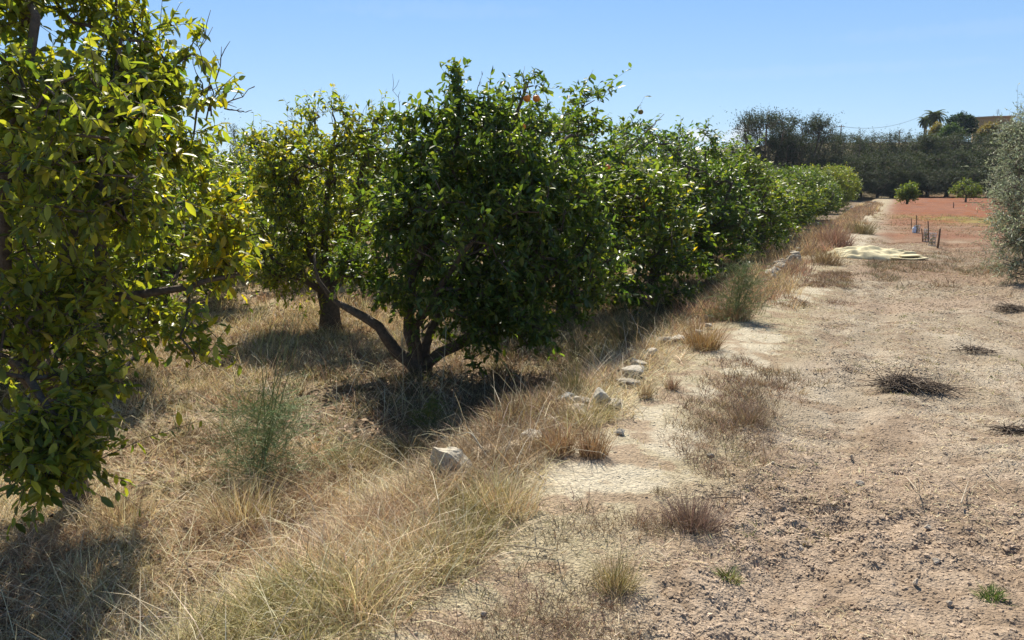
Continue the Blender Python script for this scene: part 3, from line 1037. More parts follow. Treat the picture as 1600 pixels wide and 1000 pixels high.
# ------------------------------------------------------------------ palm, fig, shrubs, houses on the hill
def palm(px, py, Y, crown_px, label):
    x = P(px, 285, Y)[0]
    z0 = float(Hbase(x, Y)) - .1
    zt = P(px, py, Y)[2]
    r = np.random.default_rng(int(px))
    e = empty('palm_tree', (x, Y, z0), label, 'palm', 'palms on the hill')
    hgt = zt - z0
    m = MB()
    m.add(*tube([(0, 0, 0), (.05, 0, hgt * .5), (0, 0, hgt)], [.3, .24, .26], 9))
    m.build('trunk', M_bark, e)
    R = crown_px * mpp(Y)
    cm = MB()
    for k in range(34):
        a = k * 2.4
        el0 = 1.35 - 1.7 * (k / 34)
        L = R * (1.0 + .2 * r.random())
        pts, ang, p = [], el0, np.array([0, 0, hgt])
        for i in range(9):
            pts.append(p.copy())
            p = p + L / 8 * np.array([math.cos(ang) * math.cos(a), math.cos(ang) * math.sin(a), math.sin(ang)])
            ang -= .2
        pts = np.array(pts)
        cm.add(*tube(pts, np.linspace(.035, .01, 9), 4), (.12, .13, .06))
        tt = np.linspace(.12, .99, 34)
        ip = np.stack([np.interp(tt * 8, np.arange(9), pts[:, j]) for j in range(3)], -1)
        tg = nrm(np.stack([np.interp(tt * 8, np.arange(9), np.gradient(pts[:, j])) for j in range(3)], -1))
        for sgn in (-1, 1):
            sidev = nrm(np.cross(tg, [0, 0, 1.0])) * sgn
            ld = nrm(sidev * .8 + tg * .7 + np.array([0, 0, -.25]))
            v, f, kk = leaves(ip, ld, np.tile([0, 0, 1.0], (len(ip), 1)) + .2 * r.standard_normal((len(ip), 3)), .55 * (1.1 - .5 * tt), np.full(len(ip), .16), LEAF4_V, LEAF4_F)
            cm.add(v, f, np.repeat(pick(r, len(ip), [(.07, .095, .045), (.10, .12, .06)], (1, 1)), kk, 0))
    cm.build('crown', M_far, e)
    return e


palm(1451, 182, 128, 16, 'tall palm with a full round head on the hill above the wood')
palm(1438, 189, 134, 11, 'smaller palm half hidden behind the tall one on the hill')


def hill_shrub(name, px, topy, Y, wpx, label, seed, pal, n=260, L=.3):
    x = P(px, 285, Y)[0]
    z0 = float(Hbase(x, Y)) - .1
    h = P(px, topy, Y)[2] - z0
    w = wpx * mpp(Y) / 2
    limbs = [[(0, 0, 0), (0, 0, h * .3)]] + [[(0, 0, h * .3), (w * .5 * math.cos(a), w * .5 * math.sin(a), h * .7)] for a in (0, 1.5, 3, 4.5)]
    lobes = [(0, 0, h * .6, w * .8, w * .8, h * .38, 1), (w * .5, 0, h * .55, w * .5, w * .5, h * .3, 1), (-w * .5, 0, h * .55, w * .5, w * .5, h * .3, 1), (w * .1, 0, h * .8, w * .4, w * .4, h * .18, .8)]
    d = make_tree(seed, limbs, lobes, n, 5, 8, L, pal, [1] * len(pal), wid=.6, trunk_r=.2, sprout=.6, gap=.2, droop=-.1, tmpl=(LEAF4_V, LEAF4_F), twig=False, tip_r=.02, clump=.6)
    return tree_obj(name, label, 'tree' if 'tree' in name else 'shrub', (x, Y, z0), d, M_far)


hill_shrub('fig_tree', 1493, 178, 122, 48, 'very dark dense broad tree between the palm and the ochre house', 81, [(.018, .04, .014), (.03, .055, .02)], 320)
hill_shrub('shrub', 1537, 195, 118, 26, 'golden yellow shrub in front of the ochre house', 82, [(.30, .21, .05), (.22, .17, .05)])
hill_shrub('shrub', 1455, 196, 116, 16, 'small golden shrub at the foot of the tall palm', 83, [(.34, .24, .04), (.2, .17, .04)], 120)
hill_shrub('shrub', 1478, 196, 112, 30, 'green shrub below the very dark broad tree', 84, [(.05, .09, .025), (.08, .12, .03)])
hill_shrub('shrub', 1578, 198, 114, 34, 'green bush at the wall of the white house', 85, [(.05, .08, .025), (.08, .1, .03)])


def box(mb, c, sx, sy, z0, z1, ax, ay):
    """upright box: centre c (x,y), half sizes sx,sy along unit axes ax, ay"""
    p = []
    for z in (z0, z1):
        for i, j in ((-1, -1), (1, -1), (1, 1), (-1, 1)):
            w = np.array(c) + ax * sx * i + ay * sy * j
            p.append((w[0], w[1], z))
    return mb.add(p, [np.array([[0, 3, 2, 1], [4, 5, 6, 7], [0, 1, 5, 4], [1, 2, 6, 5], [2, 3, 7, 6], [3, 0, 4, 7]])])


def house(px, Y, wpx, eave_y, ridge_y, yaw, depth, label, wallm, roofm, wins, antenna=False, name='house', flat=False):
    x = P(px, 285, Y)[0]
    z0 = float(Hbase(x, Y)) - .3
    e = empty(name, (x, Y, z0), label, 'house')
    ze, zr = P(px, eave_y, Y)[2] - z0, P(px, ridge_y, Y)[2] - z0
    hw, hd = wpx * mpp(Y) / 2, depth / 2
    ax, ay = np.array([math.cos(yaw), math.sin(yaw)]), np.array([-math.sin(yaw), math.cos(yaw)])
    m = MB()
    box(m, (0, 0), hw, hd, 0, ze, ax, ay)
    m.build('wall', wallm, e, False)
    # gabled roof, ridge along ay (gable faces the viewer), with a small overhang
    o = .35
    pr = []
    for yy in (-hd - o, hd + o):
        for (xx, zz) in ((-hw - o, ze + .003), (hw + o, ze + .003), (hw + o, ze + .2), (0, zr), (-hw - o, ze + .2)):
            w = ax * xx + ay * yy
            pr.append((w[0], w[1], zz))
    rm = MB().add(pr, [np.array([[0, 1, 2, 3, 4], [9, 8, 7, 6, 5]]), np.array([[0, 5, 6, 1], [1, 6, 7, 2], [2, 7, 8, 3], [3, 8, 9, 4], [4, 9, 5, 0]])])
    rm.build('roof', roofm, e, False)
    for (u, z, w_, h_) in wins:
        wm = MB()
        box(wm, ax * u * hw + ay * (-hd - .01), w_ / 2, .02, z, z + h_, ax, ay)
        wo = wm.build('window', M_glassd, e, False)
        fm = MB()
        for (dx, dz, sw, sh) in ((0, -.06, w_ / 2 + .06, .06), (0, h_, w_ / 2 + .06, .06), (-w_ / 2 - .03, 0, .03, h_), (w_ / 2 + .03, 0, .03, h_)):
            box(fm, ax * (u * hw + dx) + ay * (-hd - .015), sw, .03, z + dz, z + dz + sh, ax, ay)
        fm.build('frame', M_white, wo, False)
    if antenna:
        am = MB().add(*tube([(hw * .3, 0, ze), (hw * .3, 0, zr + 1.5)], .04, 5))
        for k in range(4):
            am.add(*tube([(hw * .3 - .4, 0, zr + .7 + .2 * k), (hw * .3 + .4, 0, zr + .7 + .2 * k)], .02, 4))
        am.build('antenna', M_metal, e)
    return e


house(1540, 146, 48, 186, 183.5, -.5, 7, 'ochre house with low pitched roof and aerial behind the golden shrub', M_ochre, M_ochre, [(-.4, 2.5, .9, 1.2), (.3, 2.5, .9, 1.2)], True)
house(1583, 140, 44, 196, 192, .25, 6, 'low white walled house with clay tiles, lower than the ochre one beside it', M_white, M_roof, [(-.5, 1.0, .8, 1.0)])
house(1128, 112, 70, 241, 231, .9, 9, 'long brown roofed farm building peeping over the orange trees, left of the wood', M_white, M_broof, [(.2, .8, 1.0, .9)], name='farm_building')


def pole(px, top, base_y, Y, label, r=.09, cross=True):
    x = P(px, 285, Y)[0]
    z0 = float(Hbase(x, Y)) - .2
    zt = P(px, top, Y)[2]
    e = empty('utility_pole', (x, Y, z0), label, 'pole', 'utility poles above the wood')
    MB().add(*tube([(0, 0, 0), (0, 0, zt - z0)], [r, r * .7], 7)).build('post', M_stake, e)
    if cross:
        MB().add(*tube([(-.5, 0, zt - z0 - .25), (.5, 0, zt - z0 - .25)], .05, 5)).build('crossarm', M_stake, e)
    return np.array([x, Y, zt - .2])


p1 = pole(1308, 195, 0, 104, 'taller utility pole sticking out of the wood right of the feathery trees')
p2 = pole(1399, 204, 0, 118, 'short utility pole top over the wood left of the palm')
p3 = pole(1139, 221, 0, 108, 'utility pole beside the brown roofed farm building')
p5 = pole(1600, 175, 0, 150, 'utility pole behind the olive tree at the edge of the picture')


def wire(a, b, sag, label, r=.022):
    t_ = np.linspace(0, 1, 24)[:, None]
    p = a + (b - a) * t_
    p[:, 2] -= sag * 4 * (t_ * (1 - t_))[:, 0]
    return tag(MB().add(*tube(p, r, 4)).build('power_line', M_metal), label, 'cable', 'overhead cables against the sky')


wire(p1, P(1440, 181, 130), .9, 'cable rising from the tall pole to the palm on the hill')
wire(P(1440, 181, 130), p5, .5, 'cable passing over the ochre house')
wire(P(1040, 211, 104), p3, .25, 'cable crossing the sky left of the pole by the brown roof')

# ------------------------------------------------------------------ stones
RK = [(.36, .31, .235), (.30, .26, .20), (.40, .35, .27)]


def rock(px, py, wpx, hpx, label, seed, sub=3, flat=1.0, col=None, group='stones along the path edge', name='rock', lift=0.0, sink=.25):
    r = np.random.default_rng(seed)
    h = hit(px, py)
    Y = h[1]
    v, f = ICO[sub]
    v = v.copy()
    for k in range(16):                  # chop with random planes for broken faces
        n_ = nrm(r.standard_normal(3))
        dcut = .42 + .34 * r.random()
        e_ = v @ n_ - dcut
        v = v - np.maximum(e_, 0)[:, None] * n_ * .97
    nn = (vn3(v * 2.3 + seed, seed) - .5) * .2 + (vn3(v * 6 + seed, seed + 3) - .5) * .12
    v = v * (1 + nn[:, None])
    w, hh = wpx * mpp(Y) / 2 * (1.3 if group != 'loose stones in the field' else .85), hpx * mpp(Y) / 2 * (1.5 if group != 'loose stones in the field' else 1.0)
    v = v * np.array([w, w * (.75 + .3 * r.random()), hh]) * flat
    a = r.random() * 6.3
    ca, sa = math.cos(a * .12), math.sin(a * .12)
    v = v @ np.array([[ca, sa, 0], [-sa, ca, 0], [0, 0, 1]])
    c = np.tile(np.array(col if col else RK[r.integers(3)]), (len(v), 1)) * (1 + .25 * (vn3(v * 30 + 9, seed) - .5))[:, None]
    o = build(name, v, [f], M_rock, c, False)
    o.location = (h[0], h[1] + w * .3, h[2] + hh * (1 - 2 * sink) + lift)
    o.rotation_euler = (0, r.normal(0, .12), 0)
    return tag(o, label, 'stone', group)


rock(698, 752, 66, 60, 'large pale broken limestone block half buried in dry grass', 1, 3, 1, (.42, .37, .285))
rock(696, 724, 16, 12, 'fist sized white stone lying on top of the large limestone block', 2, 2, lift=.14, sink=.1)
rock(768, 722, 60, 26, 'brown flat stone overgrown by grass right of the large limestone block', 3, 3, col=(.30, .23, .16))
rock(804, 716, 27, 32, 'upright tan stone between dry grass tufts', 4, 3, col=(.46, .37, .25))
rock(838, 698, 44, 20, 'flat pale stone left of the two reddish grass tufts', 5, 3)
rock(905, 652, 56, 20, 'long flat stone in front of the heap at the grass edge', 6, 3)
rock(937, 638, 30, 28, 'pointed white stone on top of the small stone heap', 7, 3, lift=.02, col=(.44, .40, .32))
rock(916, 640, 28, 20, 'round stone left of the pointed white one', 8, 3)
rock(958, 640, 36, 14, 'flat rounded stone right of the pointed white one', 9, 3)
rock(884, 640, 34, 22, 'grey blue stone in the shade at the left end of the small heap', 10, 3, col=(.27, .28, .26))
rock(968, 681, 18, 12, 'small white stone lying beside the path right of the grass tufts', 11, 2)
rock(985, 603, 44, 10, 'thin slab stone buried in the bank above the small heap', 12, 3)
rock(1038, 540, 38, 16, 'flat overhanging slab above the dark hollow under the bank', 13, 3)
rock(1046, 529, 18, 8, 'small slab on the bank behind the overhanging slab', 14, 2)
rock(1106, 486, 46, 20, 'white stone behind the bushy brown grass tuft', 15, 3, col=(.46, .42, .34))
rock(1110, 715, 14, 8, 'small cream stone on the path by the dark weeds', 16, 2)
r_ = np.random.default_rng(99)
for i in range(34):                       # tumbled dry wall further along
    u = i / 33
    px, py = 1203 + 46 * u + r_.normal(0, 3), 440 - 36 * u + r_.normal(0, 3)
    sc_ = .95 - .4 * u
    rock(px, py, (13 + 8 * r_.random()) * sc_, (9 + 5 * r_.random()) * sc_, 'grey stone of the tumbled wall between grove and path', 200 + i, 2, group='stones of the tumbled wall', lift=.02 + .10 * r_.random())
for i in range(5):
    rock(1330 + 9 * i + r_.normal(0, 2), 331 - 3 * i + r_.normal(0, 1), 12 + 5 * r_.random(), 5, 'pale flat stone at the far end of the bank by the red soil', 300 + i, 2, group='pale stones at the far bank', col=(.42, .36, .29))
for i in range(22):                       # smaller stones of the broken edge
    s_ = 4.0 + 11 * (i + r_.random()) / 22
    x_, y_ = xy(s_, -1.9 + r_.normal(0, .1))
    v_ = (CAMZ - Hfull(x_, y_)) / 1.0
    d_ = np.array([x_, y_, float(Hfull(x_, y_)) - CAMZ])
    yc = d_[1] * cp - d_[2] * sp_
    zc = d_[1] * sp_ + d_[2] * cp
    sz_ = (.09 + .12 * r_.random()) / mpp(y_)
    rock(W / 2 + F * x_ / yc, HH / 2 - F * zc / yc, sz_, sz_ * .45, 'small pale stone set in the broken edge between path and grove', 500 + i, 2, group='small stones of the path edge', lift=.02, col=(.44, .39, .31))
for i, (px, py, w_, h_, lb) in enumerate([(1463, 884, 22, 12, 'flat pale stone lying in the tilled field'), (1484, 950, 17, 14, 'rounded whitish stone below the green sprout'), (1431, 918, 15, 16, 'upright chalky lump in the lower field'),
                                          (1252, 864, 14, 11, 'grey stone with a sharp shadow in the field track'), (1270, 895, 16, 12, 'dark brown clod pair stone in the field track'), (1330, 722, 9, 16, 'thin white shard standing in the field'),
                                          (1208, 725, 12, 7, 'small cream pebble near the path side of the field'), (1345, 760, 20, 14, 'rounded clod like stone in the middle of the field'), (1450, 830, 18, 12, 'buff stone in the right half of the field'),
                                          (755, 968, 20, 12, 'cream stone in the trampled grass at the bottom edge'), (1275, 532, 8, 6, 'little white stone beside the upper path')]):
    rock(px, py, w_, h_, lb, 400 + i, 2, group='loose stones in the field', col=(.42, .35, .27) if i != 4 else (.2, .15, .11), sink=.2)

# ------------------------------------------------------------------ clods of the tilled field (uncountable)
def scatter_polar(r, n, th0, th1, r0, r1, power):
    """points by angle and distance, thinning with distance"""
    th = np.radians(th0 + (th1 - th0) * r.random(n))
    u = r.random(n)
    a = 2 - power
    rr_ = (r0 ** a + (r1 ** a - r0 ** a) * u) ** (1 / a) if abs(a) > 1e-3 else r0 * (r1 / r0) ** u
    return rr_ * np.sin(th), rr_ * np.cos(th), rr_


def clods():
    r = np.random.default_rng(12)
    x, y, d = scatter_polar(r, 230000, -8, 42, 2.0, 24, 1.65)
    s, t = st(x, y)
    dens = sstep(-1.0, -.4, t) * (.25 + .75 * sstep(.35, .65, fbm(x * .9, y * .9, 31, 2)))
    dens = np.maximum(dens, .05 * (t > -1.8))
    k = r.random(len(x)) < dens
    x, y, d = x[k], y[k], d[k]
    n = len(x)
    size = np.clip(np.exp(r.normal(math.log(.0036), .42, n)) * (1 + d * .09), .0022, .012)
    z = Hfull(x, y)
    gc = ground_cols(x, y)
    gc = gc * (1.35 + .22 * r.standard_normal((n, 1))).clip(.8, 1.9)
    mb = MB()
    for sub, mk in ((0, size < .013), (1, size >= .013)):
        v0, f0 = ICO[sub]
        kk = len(v0)
        idx = np.nonzero(mk)[0]
        nrand = 1 + .28 * r.standard_normal((len(idx), kk, 1)).clip(-1.6, 1.6) * (1 if sub == 0 else .6)
        sc3 = size[idx][:, None, None] * (np.array([1, 1, .6]) * (1 + .25 * r.standard_normal((len(idx), 1, 3)))).clip(.5, 1.6)
        v = v0[None] * nrand * sc3 + np.stack([x[idx], y[idx], z[idx] + size[idx] * .05], -1)[:, None, :]
        f = (np.arange(len(idx)) * kk)[:, None, None] + f0[None]
        mb.add(v.reshape(-1, 3), [f.reshape(-1, 3)], np.repeat(gc[idx], kk, 0))
    o = mb.build('soil_clods', M_clod, None, False)
    tag(o, kind='stuff')


clods()


# ------------------------------------------------------------------ grass, thatch and weeds (uncountable masses)
class Grass:
    def __init__(s):
        s.mb = MB()

    def add(s, r, x, y, h, col, wid, lean=(.15, .5), bend=(.3, 1.2), az=None, sink=.01):
        n = len(x)
        z = Hfull(x, y) - sink
        if az is None:
            az = r.random(n) * 6.283
        fa = r.random(n) * 6.283
        v, f = blades(np.stack([x, y, z], -1), h, az, lean[0] + (lean[1] - lean[0]) * r.random(n), bend[0] + (bend[1] - bend[0]) * r.random(n), wid, fa)
        s.mb.add(v, f, np.repeat(col, 7, 0))

    def tufts(s, r, cx, cy, nb, rad, h, cols, w, wid, lean=(.05, .75), bend=(.2, 1.3), zone=False):
        n = len(cx) * nb
        a, q_ = r.random(n) * 6.283, r.random(n) ** .7
        rr_ = np.repeat(rad, nb) * q_
        x, y = np.repeat(cx, nb) + rr_ * np.cos(a), np.repeat(cy, nb) + rr_ * np.sin(a)
        tc = pick(r, len(cx), cols, w, .12)
        if zone:                         # patches of one kind: pinkish seed grass, olive grass, old brown stems
            for kc, sd_, th_ in ((RED, 131, .56), (OLIVE, 137, .64), (BROWN, 139, .6)):
                f_ = (sstep(th_, th_ + .07, fbm(cx * 1.2, cy * 1.2, sd_, 2)) * .85)[:, None]
                tc = tc * (1 - f_) + np.array(kc) * (1 + .1 * r.standard_normal((len(cx), 1))) * f_
        col = np.repeat(tc, nb, 0) * (1 + .3 * r.standard_normal((n, 1))).clip(.4, 1.7)
        hh = np.repeat(h, nb) * (.45 + .7 * r.random(n))
        z = Hfull(x, y) - .01
        ln = lean[0] + (lean[1] - lean[0]) * q_ * r.random(n) ** .7
        az = a + r.normal(0, 1.1, n)
        v, f = blades(np.stack([x, y, z], -1), hh, az, ln, bend[0] + (bend[1] - bend[0]) * r.random(n), np.repeat(wid, nb) * (.6 + .8 * r.random(n)), r.random(n) * 6.283)
        s.mb.add(v, f, np.repeat(col, 7, 0))


def near_grass():
    r = np.random.default_rng(21)
    g = Grass()
    # long dry grass on the bank and in front of the grove
    x, y, d = scatter_polar(r, 17000, -42, 12, 1.9, 13, 1.25)
    s, t = st(x, y)
    edge = -1.62 - .35 * sstep(4.0, 6.5, s) - .5 * (fbm(x * 2, y * 2, 61, 2) - .5)
    shade = np.exp(-(((x + .6) / 1.5) ** 2 + ((y - 7.0) / 1.5) ** 2))
    k = (t < edge) & (t > -13) & ~((np.abs(t + 4.4) < 1.25) & (s > 4.6) & (r.random(len(x)) < .7)) & ~((t < -2.3) & (t > -3.4) & (s > 6.0) & (r.random(len(x)) < .75)) & (r.random(len(x)) < (1 - .75 * shade)) & (r.random(len(x)) < .25 + .75 * sstep(.33, .55, fbm(x * 1.3, y * 1.3, 63, 3)))
    x, y, d, t, s = x[k], y[k], d[k], t[k], s[k]
    n = len(x)
    bank = np.exp(-((t + 2.2) / .6) ** 2)
    h = (.09 + .11 * r.random(n)) * (1 + .5 * bank) * (1 - .4 * sstep(6, 11, d))
    g.tufts(r, x, y, 27, .07 + .10 * r.random(n), h, [STRAW, PALE, RED, OLIVE, BROWN], (4, 5, 1.5, 1.2, 1.5), .0024 + .0004 * d, (.1, 1.2), (.3, 1.8), zone=True)
    # matted thatch lying on the ground
    x, y, d = scatter_polar(r, 90000, -42, 14, 1.8, 14, 1.3)
    s, t = st(x, y)
    k = (t < -1.5 - .5 * (fbm(x * 2, y * 2, 61, 2) - .5)) & ~((np.abs(t + 4.4) < 1.25) & (s > 4.6) & (r.random(len(x)) < .8))
    x, y, d = x[k], y[k], d[k]
    n = len(x)
    g.add(r, x, y, (.10 + .16 * r.random(n)), pick(r, n, [STRAW, PALE, BROWN, RED], (4, 4, 1.2, 1), .2), .002 + .0005 * d, (.7, 1.35), (.1, .9), sink=0)
    # long loose stems lying across the tufts
    x, y, d = scatter_polar(r, 7000, -42, 12, 1.9, 12, 1.25)
    s, t = st(x, y)
    k = t < -1.6
    x, y, d = x[k], y[k], d[k]
    n = len(x)
    g.add(r, x, y, .25 + .35 * r.random(n), pick(r, n, [PALE, (.56, .49, .36), STRAW, (.3, .24, .13)], (4, 3, 2, 1), .15), .003 + .0004 * d, (.3, 1.3), (.3, 1.6), sink=0)
    # weeds in the shade of the front row: brown, dark green, some of them tall
    s = 4.0 + 22 * r.random(6500) ** 1.3
    t = -2.2 - 6.5 * r.random(6500) ** 1.8
    x, y = xy(s, t)
    k = fbm(x * .9, y * .9, 65, 3) > .45
    x, y = x[k], y[k]
    n = len(x)
    d = np.hypot(x, y)
    near_edge = np.exp(-((st(x, y)[1] + 2.7) / .5) ** 2) * sstep(7, 10, st(x, y)[0])
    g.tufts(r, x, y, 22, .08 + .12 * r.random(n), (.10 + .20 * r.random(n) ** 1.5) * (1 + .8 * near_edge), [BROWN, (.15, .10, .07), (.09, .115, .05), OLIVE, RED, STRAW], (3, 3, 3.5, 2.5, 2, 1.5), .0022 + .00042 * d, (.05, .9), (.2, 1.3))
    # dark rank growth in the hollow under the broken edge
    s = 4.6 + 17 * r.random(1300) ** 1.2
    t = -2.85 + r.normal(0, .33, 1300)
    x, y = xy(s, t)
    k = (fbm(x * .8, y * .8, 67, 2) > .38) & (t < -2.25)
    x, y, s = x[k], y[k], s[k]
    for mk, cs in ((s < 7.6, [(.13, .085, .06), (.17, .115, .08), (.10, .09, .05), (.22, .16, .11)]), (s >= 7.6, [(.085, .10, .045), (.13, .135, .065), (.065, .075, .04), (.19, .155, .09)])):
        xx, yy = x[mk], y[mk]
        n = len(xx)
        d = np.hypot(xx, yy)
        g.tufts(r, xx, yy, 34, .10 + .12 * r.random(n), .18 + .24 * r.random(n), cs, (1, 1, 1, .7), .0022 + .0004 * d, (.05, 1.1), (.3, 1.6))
    return tag(g.mb.build('dry_grass', M_grass, None, False), kind='stuff')


def far_grass():
    r = np.random.default_rng(22)
    g = Grass()
    x, y, d = scatter_polar(r, 5200, -30, 24, 9, 45, 1.1)
    s, t = st(x, y)
    k = (t < -1.9) & (t > -20)
    x, y, d, t = x[k], y[k], d[k], t[k]
    n = len(x)
    g.tufts(r, x, y, 16, .12 + .2 * r.random(n), (.14 + .22 * r.random(n)), [STRAW, BROWN, RED, OLIVE, PALE], (3, 2, 2, 1.2, 1.5), .003 + .0006 * d)
    # reddish dry bank beside the path, far part
    s = 9 + 54 * r.random(1500) ** 1.3
    t = -2.0 + r.normal(0, .33, 1500)
    x, y = xy(s, t)
    k = fbm(x * .7, y * .7, 71, 2) > .44
    x, y = x[k], y[k]
    n = len(x)
    d = np.hypot(x, y)
    g.tufts(r, x, y, 30, .12 + .15 * r.random(n), (.16 + .26 * r.random(n)), [RED, BROWN, STRAW, (.33, .22, .16)], (3, 2, 2, 2), .002 + .0006 * d)
    return tag(g.mb.build('bank_grass', M_grass, None, False), kind='stuff')


def path_weeds():
    r = np.random.default_rng(23)
    g = Grass()
    # short stubble on the path
    x, y, d = scatter_polar(r, 190000, -16, 30, 2.0, 24, 1.35)
    s, t = st(x, y)
    sand = np.zeros(len(x))
    for (px, py, rs, rt) in SAND:
        hh = hit_flat(px, py)
        s0, t0 = st(hh[0], hh[1])
        sand = np.maximum(sand, np.exp(-(((s - s0) / rs) ** 2 + ((t - t0) / rt) ** 2) * .8))
    k = (t > -2.1) & (t < -.85) & (r.random(len(x)) < (1 - 1.02 * sand)) & (fbm(x * 3, y * 3, 81, 2) > .36)
    x, y, d = x[k], y[k], d[k]
    n = len(x)
    g.add(r, x, y, .02 + .04 * r.random(n) ** 1.5, pick(r, n, [STRAW, PALE, (.32, .29, .14), RED, (.24, .17, .12)], (4, 3, 3, 1, 2), .15), .0017 + .0006 * d, (.3, 1.4), (.2, 1.2))
    # dark dry weeds along the field side of the path
    s = 2.0 + 14 * r.random(2600) ** 1.3
    t = -.95 + r.normal(0, .2, 2600)
    x, y = xy(s, t)
    k = (fbm(x * 1.2, y * 1.2, 83, 2) > .47)
    x, y = x[k], y[k]
    n = len(x)
    d = np.hypot(x, y)
    g.tufts(r, x, y, 26, .05 + .08 * r.random(n), .035 + .075 * r.random(n) ** 1.4, [(.22, .15, .11), (.28, .2, .14), (.2, .17, .09), (.3, .22, .13)], (3, 3, 1.5, 2), .0016 + .0005 * d, (.2, 1.2), (.2, 1.2))
    # left lip of the path
    s = 4.2 + 14 * r.random(1500) ** 1.2
    t = -1.98 + r.normal(0, .16, 1500)
    x, y = xy(s, t)
    k = (fbm(s * 1.3, t * 1.3, 87, 2) > .5)
    x, y = x[k], y[k]
    n = len(x)
    d = np.hypot(x, y)
    g.tufts(r, x, y, 26, .05 + .08 * r.random(n), .07 + .11 * r.random(n), [RED, (.33, .24, .17), STRAW, BROWN], (3, 3, 2, 1), .0016 + .0005 * d, (.1, 1.0), (.2, 1.2))
    return tag(g.mb.build('path_stubble', M_grass, None, False), kind='stuff')


def field_weeds():
    r = np.random.default_rng(24)
    g = Grass()
    # broken straw lying between the clods
    x, y, d = scatter_polar(r, 150000, -5, 42, 2.0, 24, 1.4)
    s, t = st(x, y)
    k = (t > -1.0) & (fbm(x * 1.5, y * 1.5, 91, 2) > .38)
    x, y, d = x[k], y[k], d[k]
    n = len(x)
    g.add(r, x, y, .02 + .06 * r.random(n) ** 2.5, pick(r, n, [PALE, STRAW, BROWN, (.13, .095, .065), (.30, .21, .15)], (2, 2, 3, 3.5, 3), .2), .0014 + .0006 * d, (1.1, 1.5), (0, .3), sink=-.006)
    # scattered small sprouts
    x, y, d = scatter_polar(r, 1500, 2, 42, 2.2, 20, 1.3)
    s, t = st(x, y)
    k = (t > -.7) & (fbm(x * .8, y * .8, 95, 2) > .52)
    x, y, d = x[k], y[k], d[k]
    n = len(x)
    g.tufts(r, x, y, 16, .03 + .03 * r.random(n), .025 + .035 * r.random(n), [(.13, .17, .04), (.3, .25, .1), (.22, .22, .06)], (2, 2, 2), .002 + .0005 * d, (.3, 1.2))
    # grey weeds in a band across the field near the olive, and thin cover further off
    x, y = [], []
    hx = [hit_flat(1360 + 240 * r.random(), 418 + 12 * r.standard_normal()) for _ in range(420)]
    x, y = np.array([a[0] for a in hx]), np.array([a[1] for a in hx])
    k = fbm(x * .9, y * .9, 97, 2) > .42
    x, y = x[k], y[k]
    n = len(x)
    g.tufts(r, x, y, 22, .08 + .08 * r.random(n), .07 + .12 * r.random(n), [(.23, .18, .13), (.19, .18, .11), (.28, .2, .13)], (2, 2, 2), np.full(n, .008), (.2, 1.1))
    x, y, d = scatter_polar(r, 5000, 18, 36, 16, 44, .9)
    s, t = st(x, y)
    k = (t > -1.2) & (fbm(x * .35, y * .35, 99, 3) > .45)
    x, y, d = x[k], y[k], d[k]
    n = len(x)
    gp = np.exp(-((x - 20.3) / 2.2) ** 2 - ((y - 32) / 5.0) ** 2)
    g.tufts(r, x, y, 8, .10 + .12 * r.random(n), .04 + .06 * r.random(n), [(.30, .22, .13), (.22, .16, .1), (.34, .27, .16)], (2, 2, 2), .002 + .0005 * d, (.4, 1.2))
    x, y = 20.6 + 1.6 * r.standard_normal(300), 32 + 4 * r.standard_normal(300)
    n = len(x)
    g.tufts(r, x, y, 10, .12 + .12 * r.random(n), .05 + .08 * r.random(n), [(.30, .30, .06), (.38, .34, .1), (.2, .22, .05)], (2, 2, 1), np.full(n, .016), (.4, 1.2))
    return tag(g.mb.build('field_straw', M_grass, None, False), kind='stuff')


near_grass()
far_grass()
path_weeds()
field_weeds()


def litter():
    r = np.random.default_rng(25)
    x, y, d = scatter_polar(r, 16000, -42, 14, 2.2, 16, 1.2)
    s, t = st(x, y)
    k = (t < -2.4) & ((np.abs(((t + 4.6 + 1.7) % 3.4) - 1.7) < 1.5) | (r.random(len(x)) < .3))
    x, y = x[k], y[k]
    n = len(x)
    pos = np.stack([x, y, Hfull(x, y) + .012 + .03 * r.random(n)], -1)
    ld = np.stack([r.standard_normal(n), r.standard_normal(n), .25 * r.standard_normal(n)], -1)
    up = np.array([0, 0, 1.0]) + .4 * r.standard_normal((n, 3))
    v, f, kk = leaves(pos, ld, up, .05 + .04 * r.random(n), .5 + .15 * r.random(n), LEAF4_V, LEAF4_F)
    c = pick(r, n, [(.26, .16, .08), (.17, .10, .055), (.36, .26, .15), (.12, .075, .045)], (3, 3, 1.5, 2), .2)
    tag(build('leaf_litter', v, f, M_litter, np.repeat(c, kk, 0), True), kind='stuff')


litter()


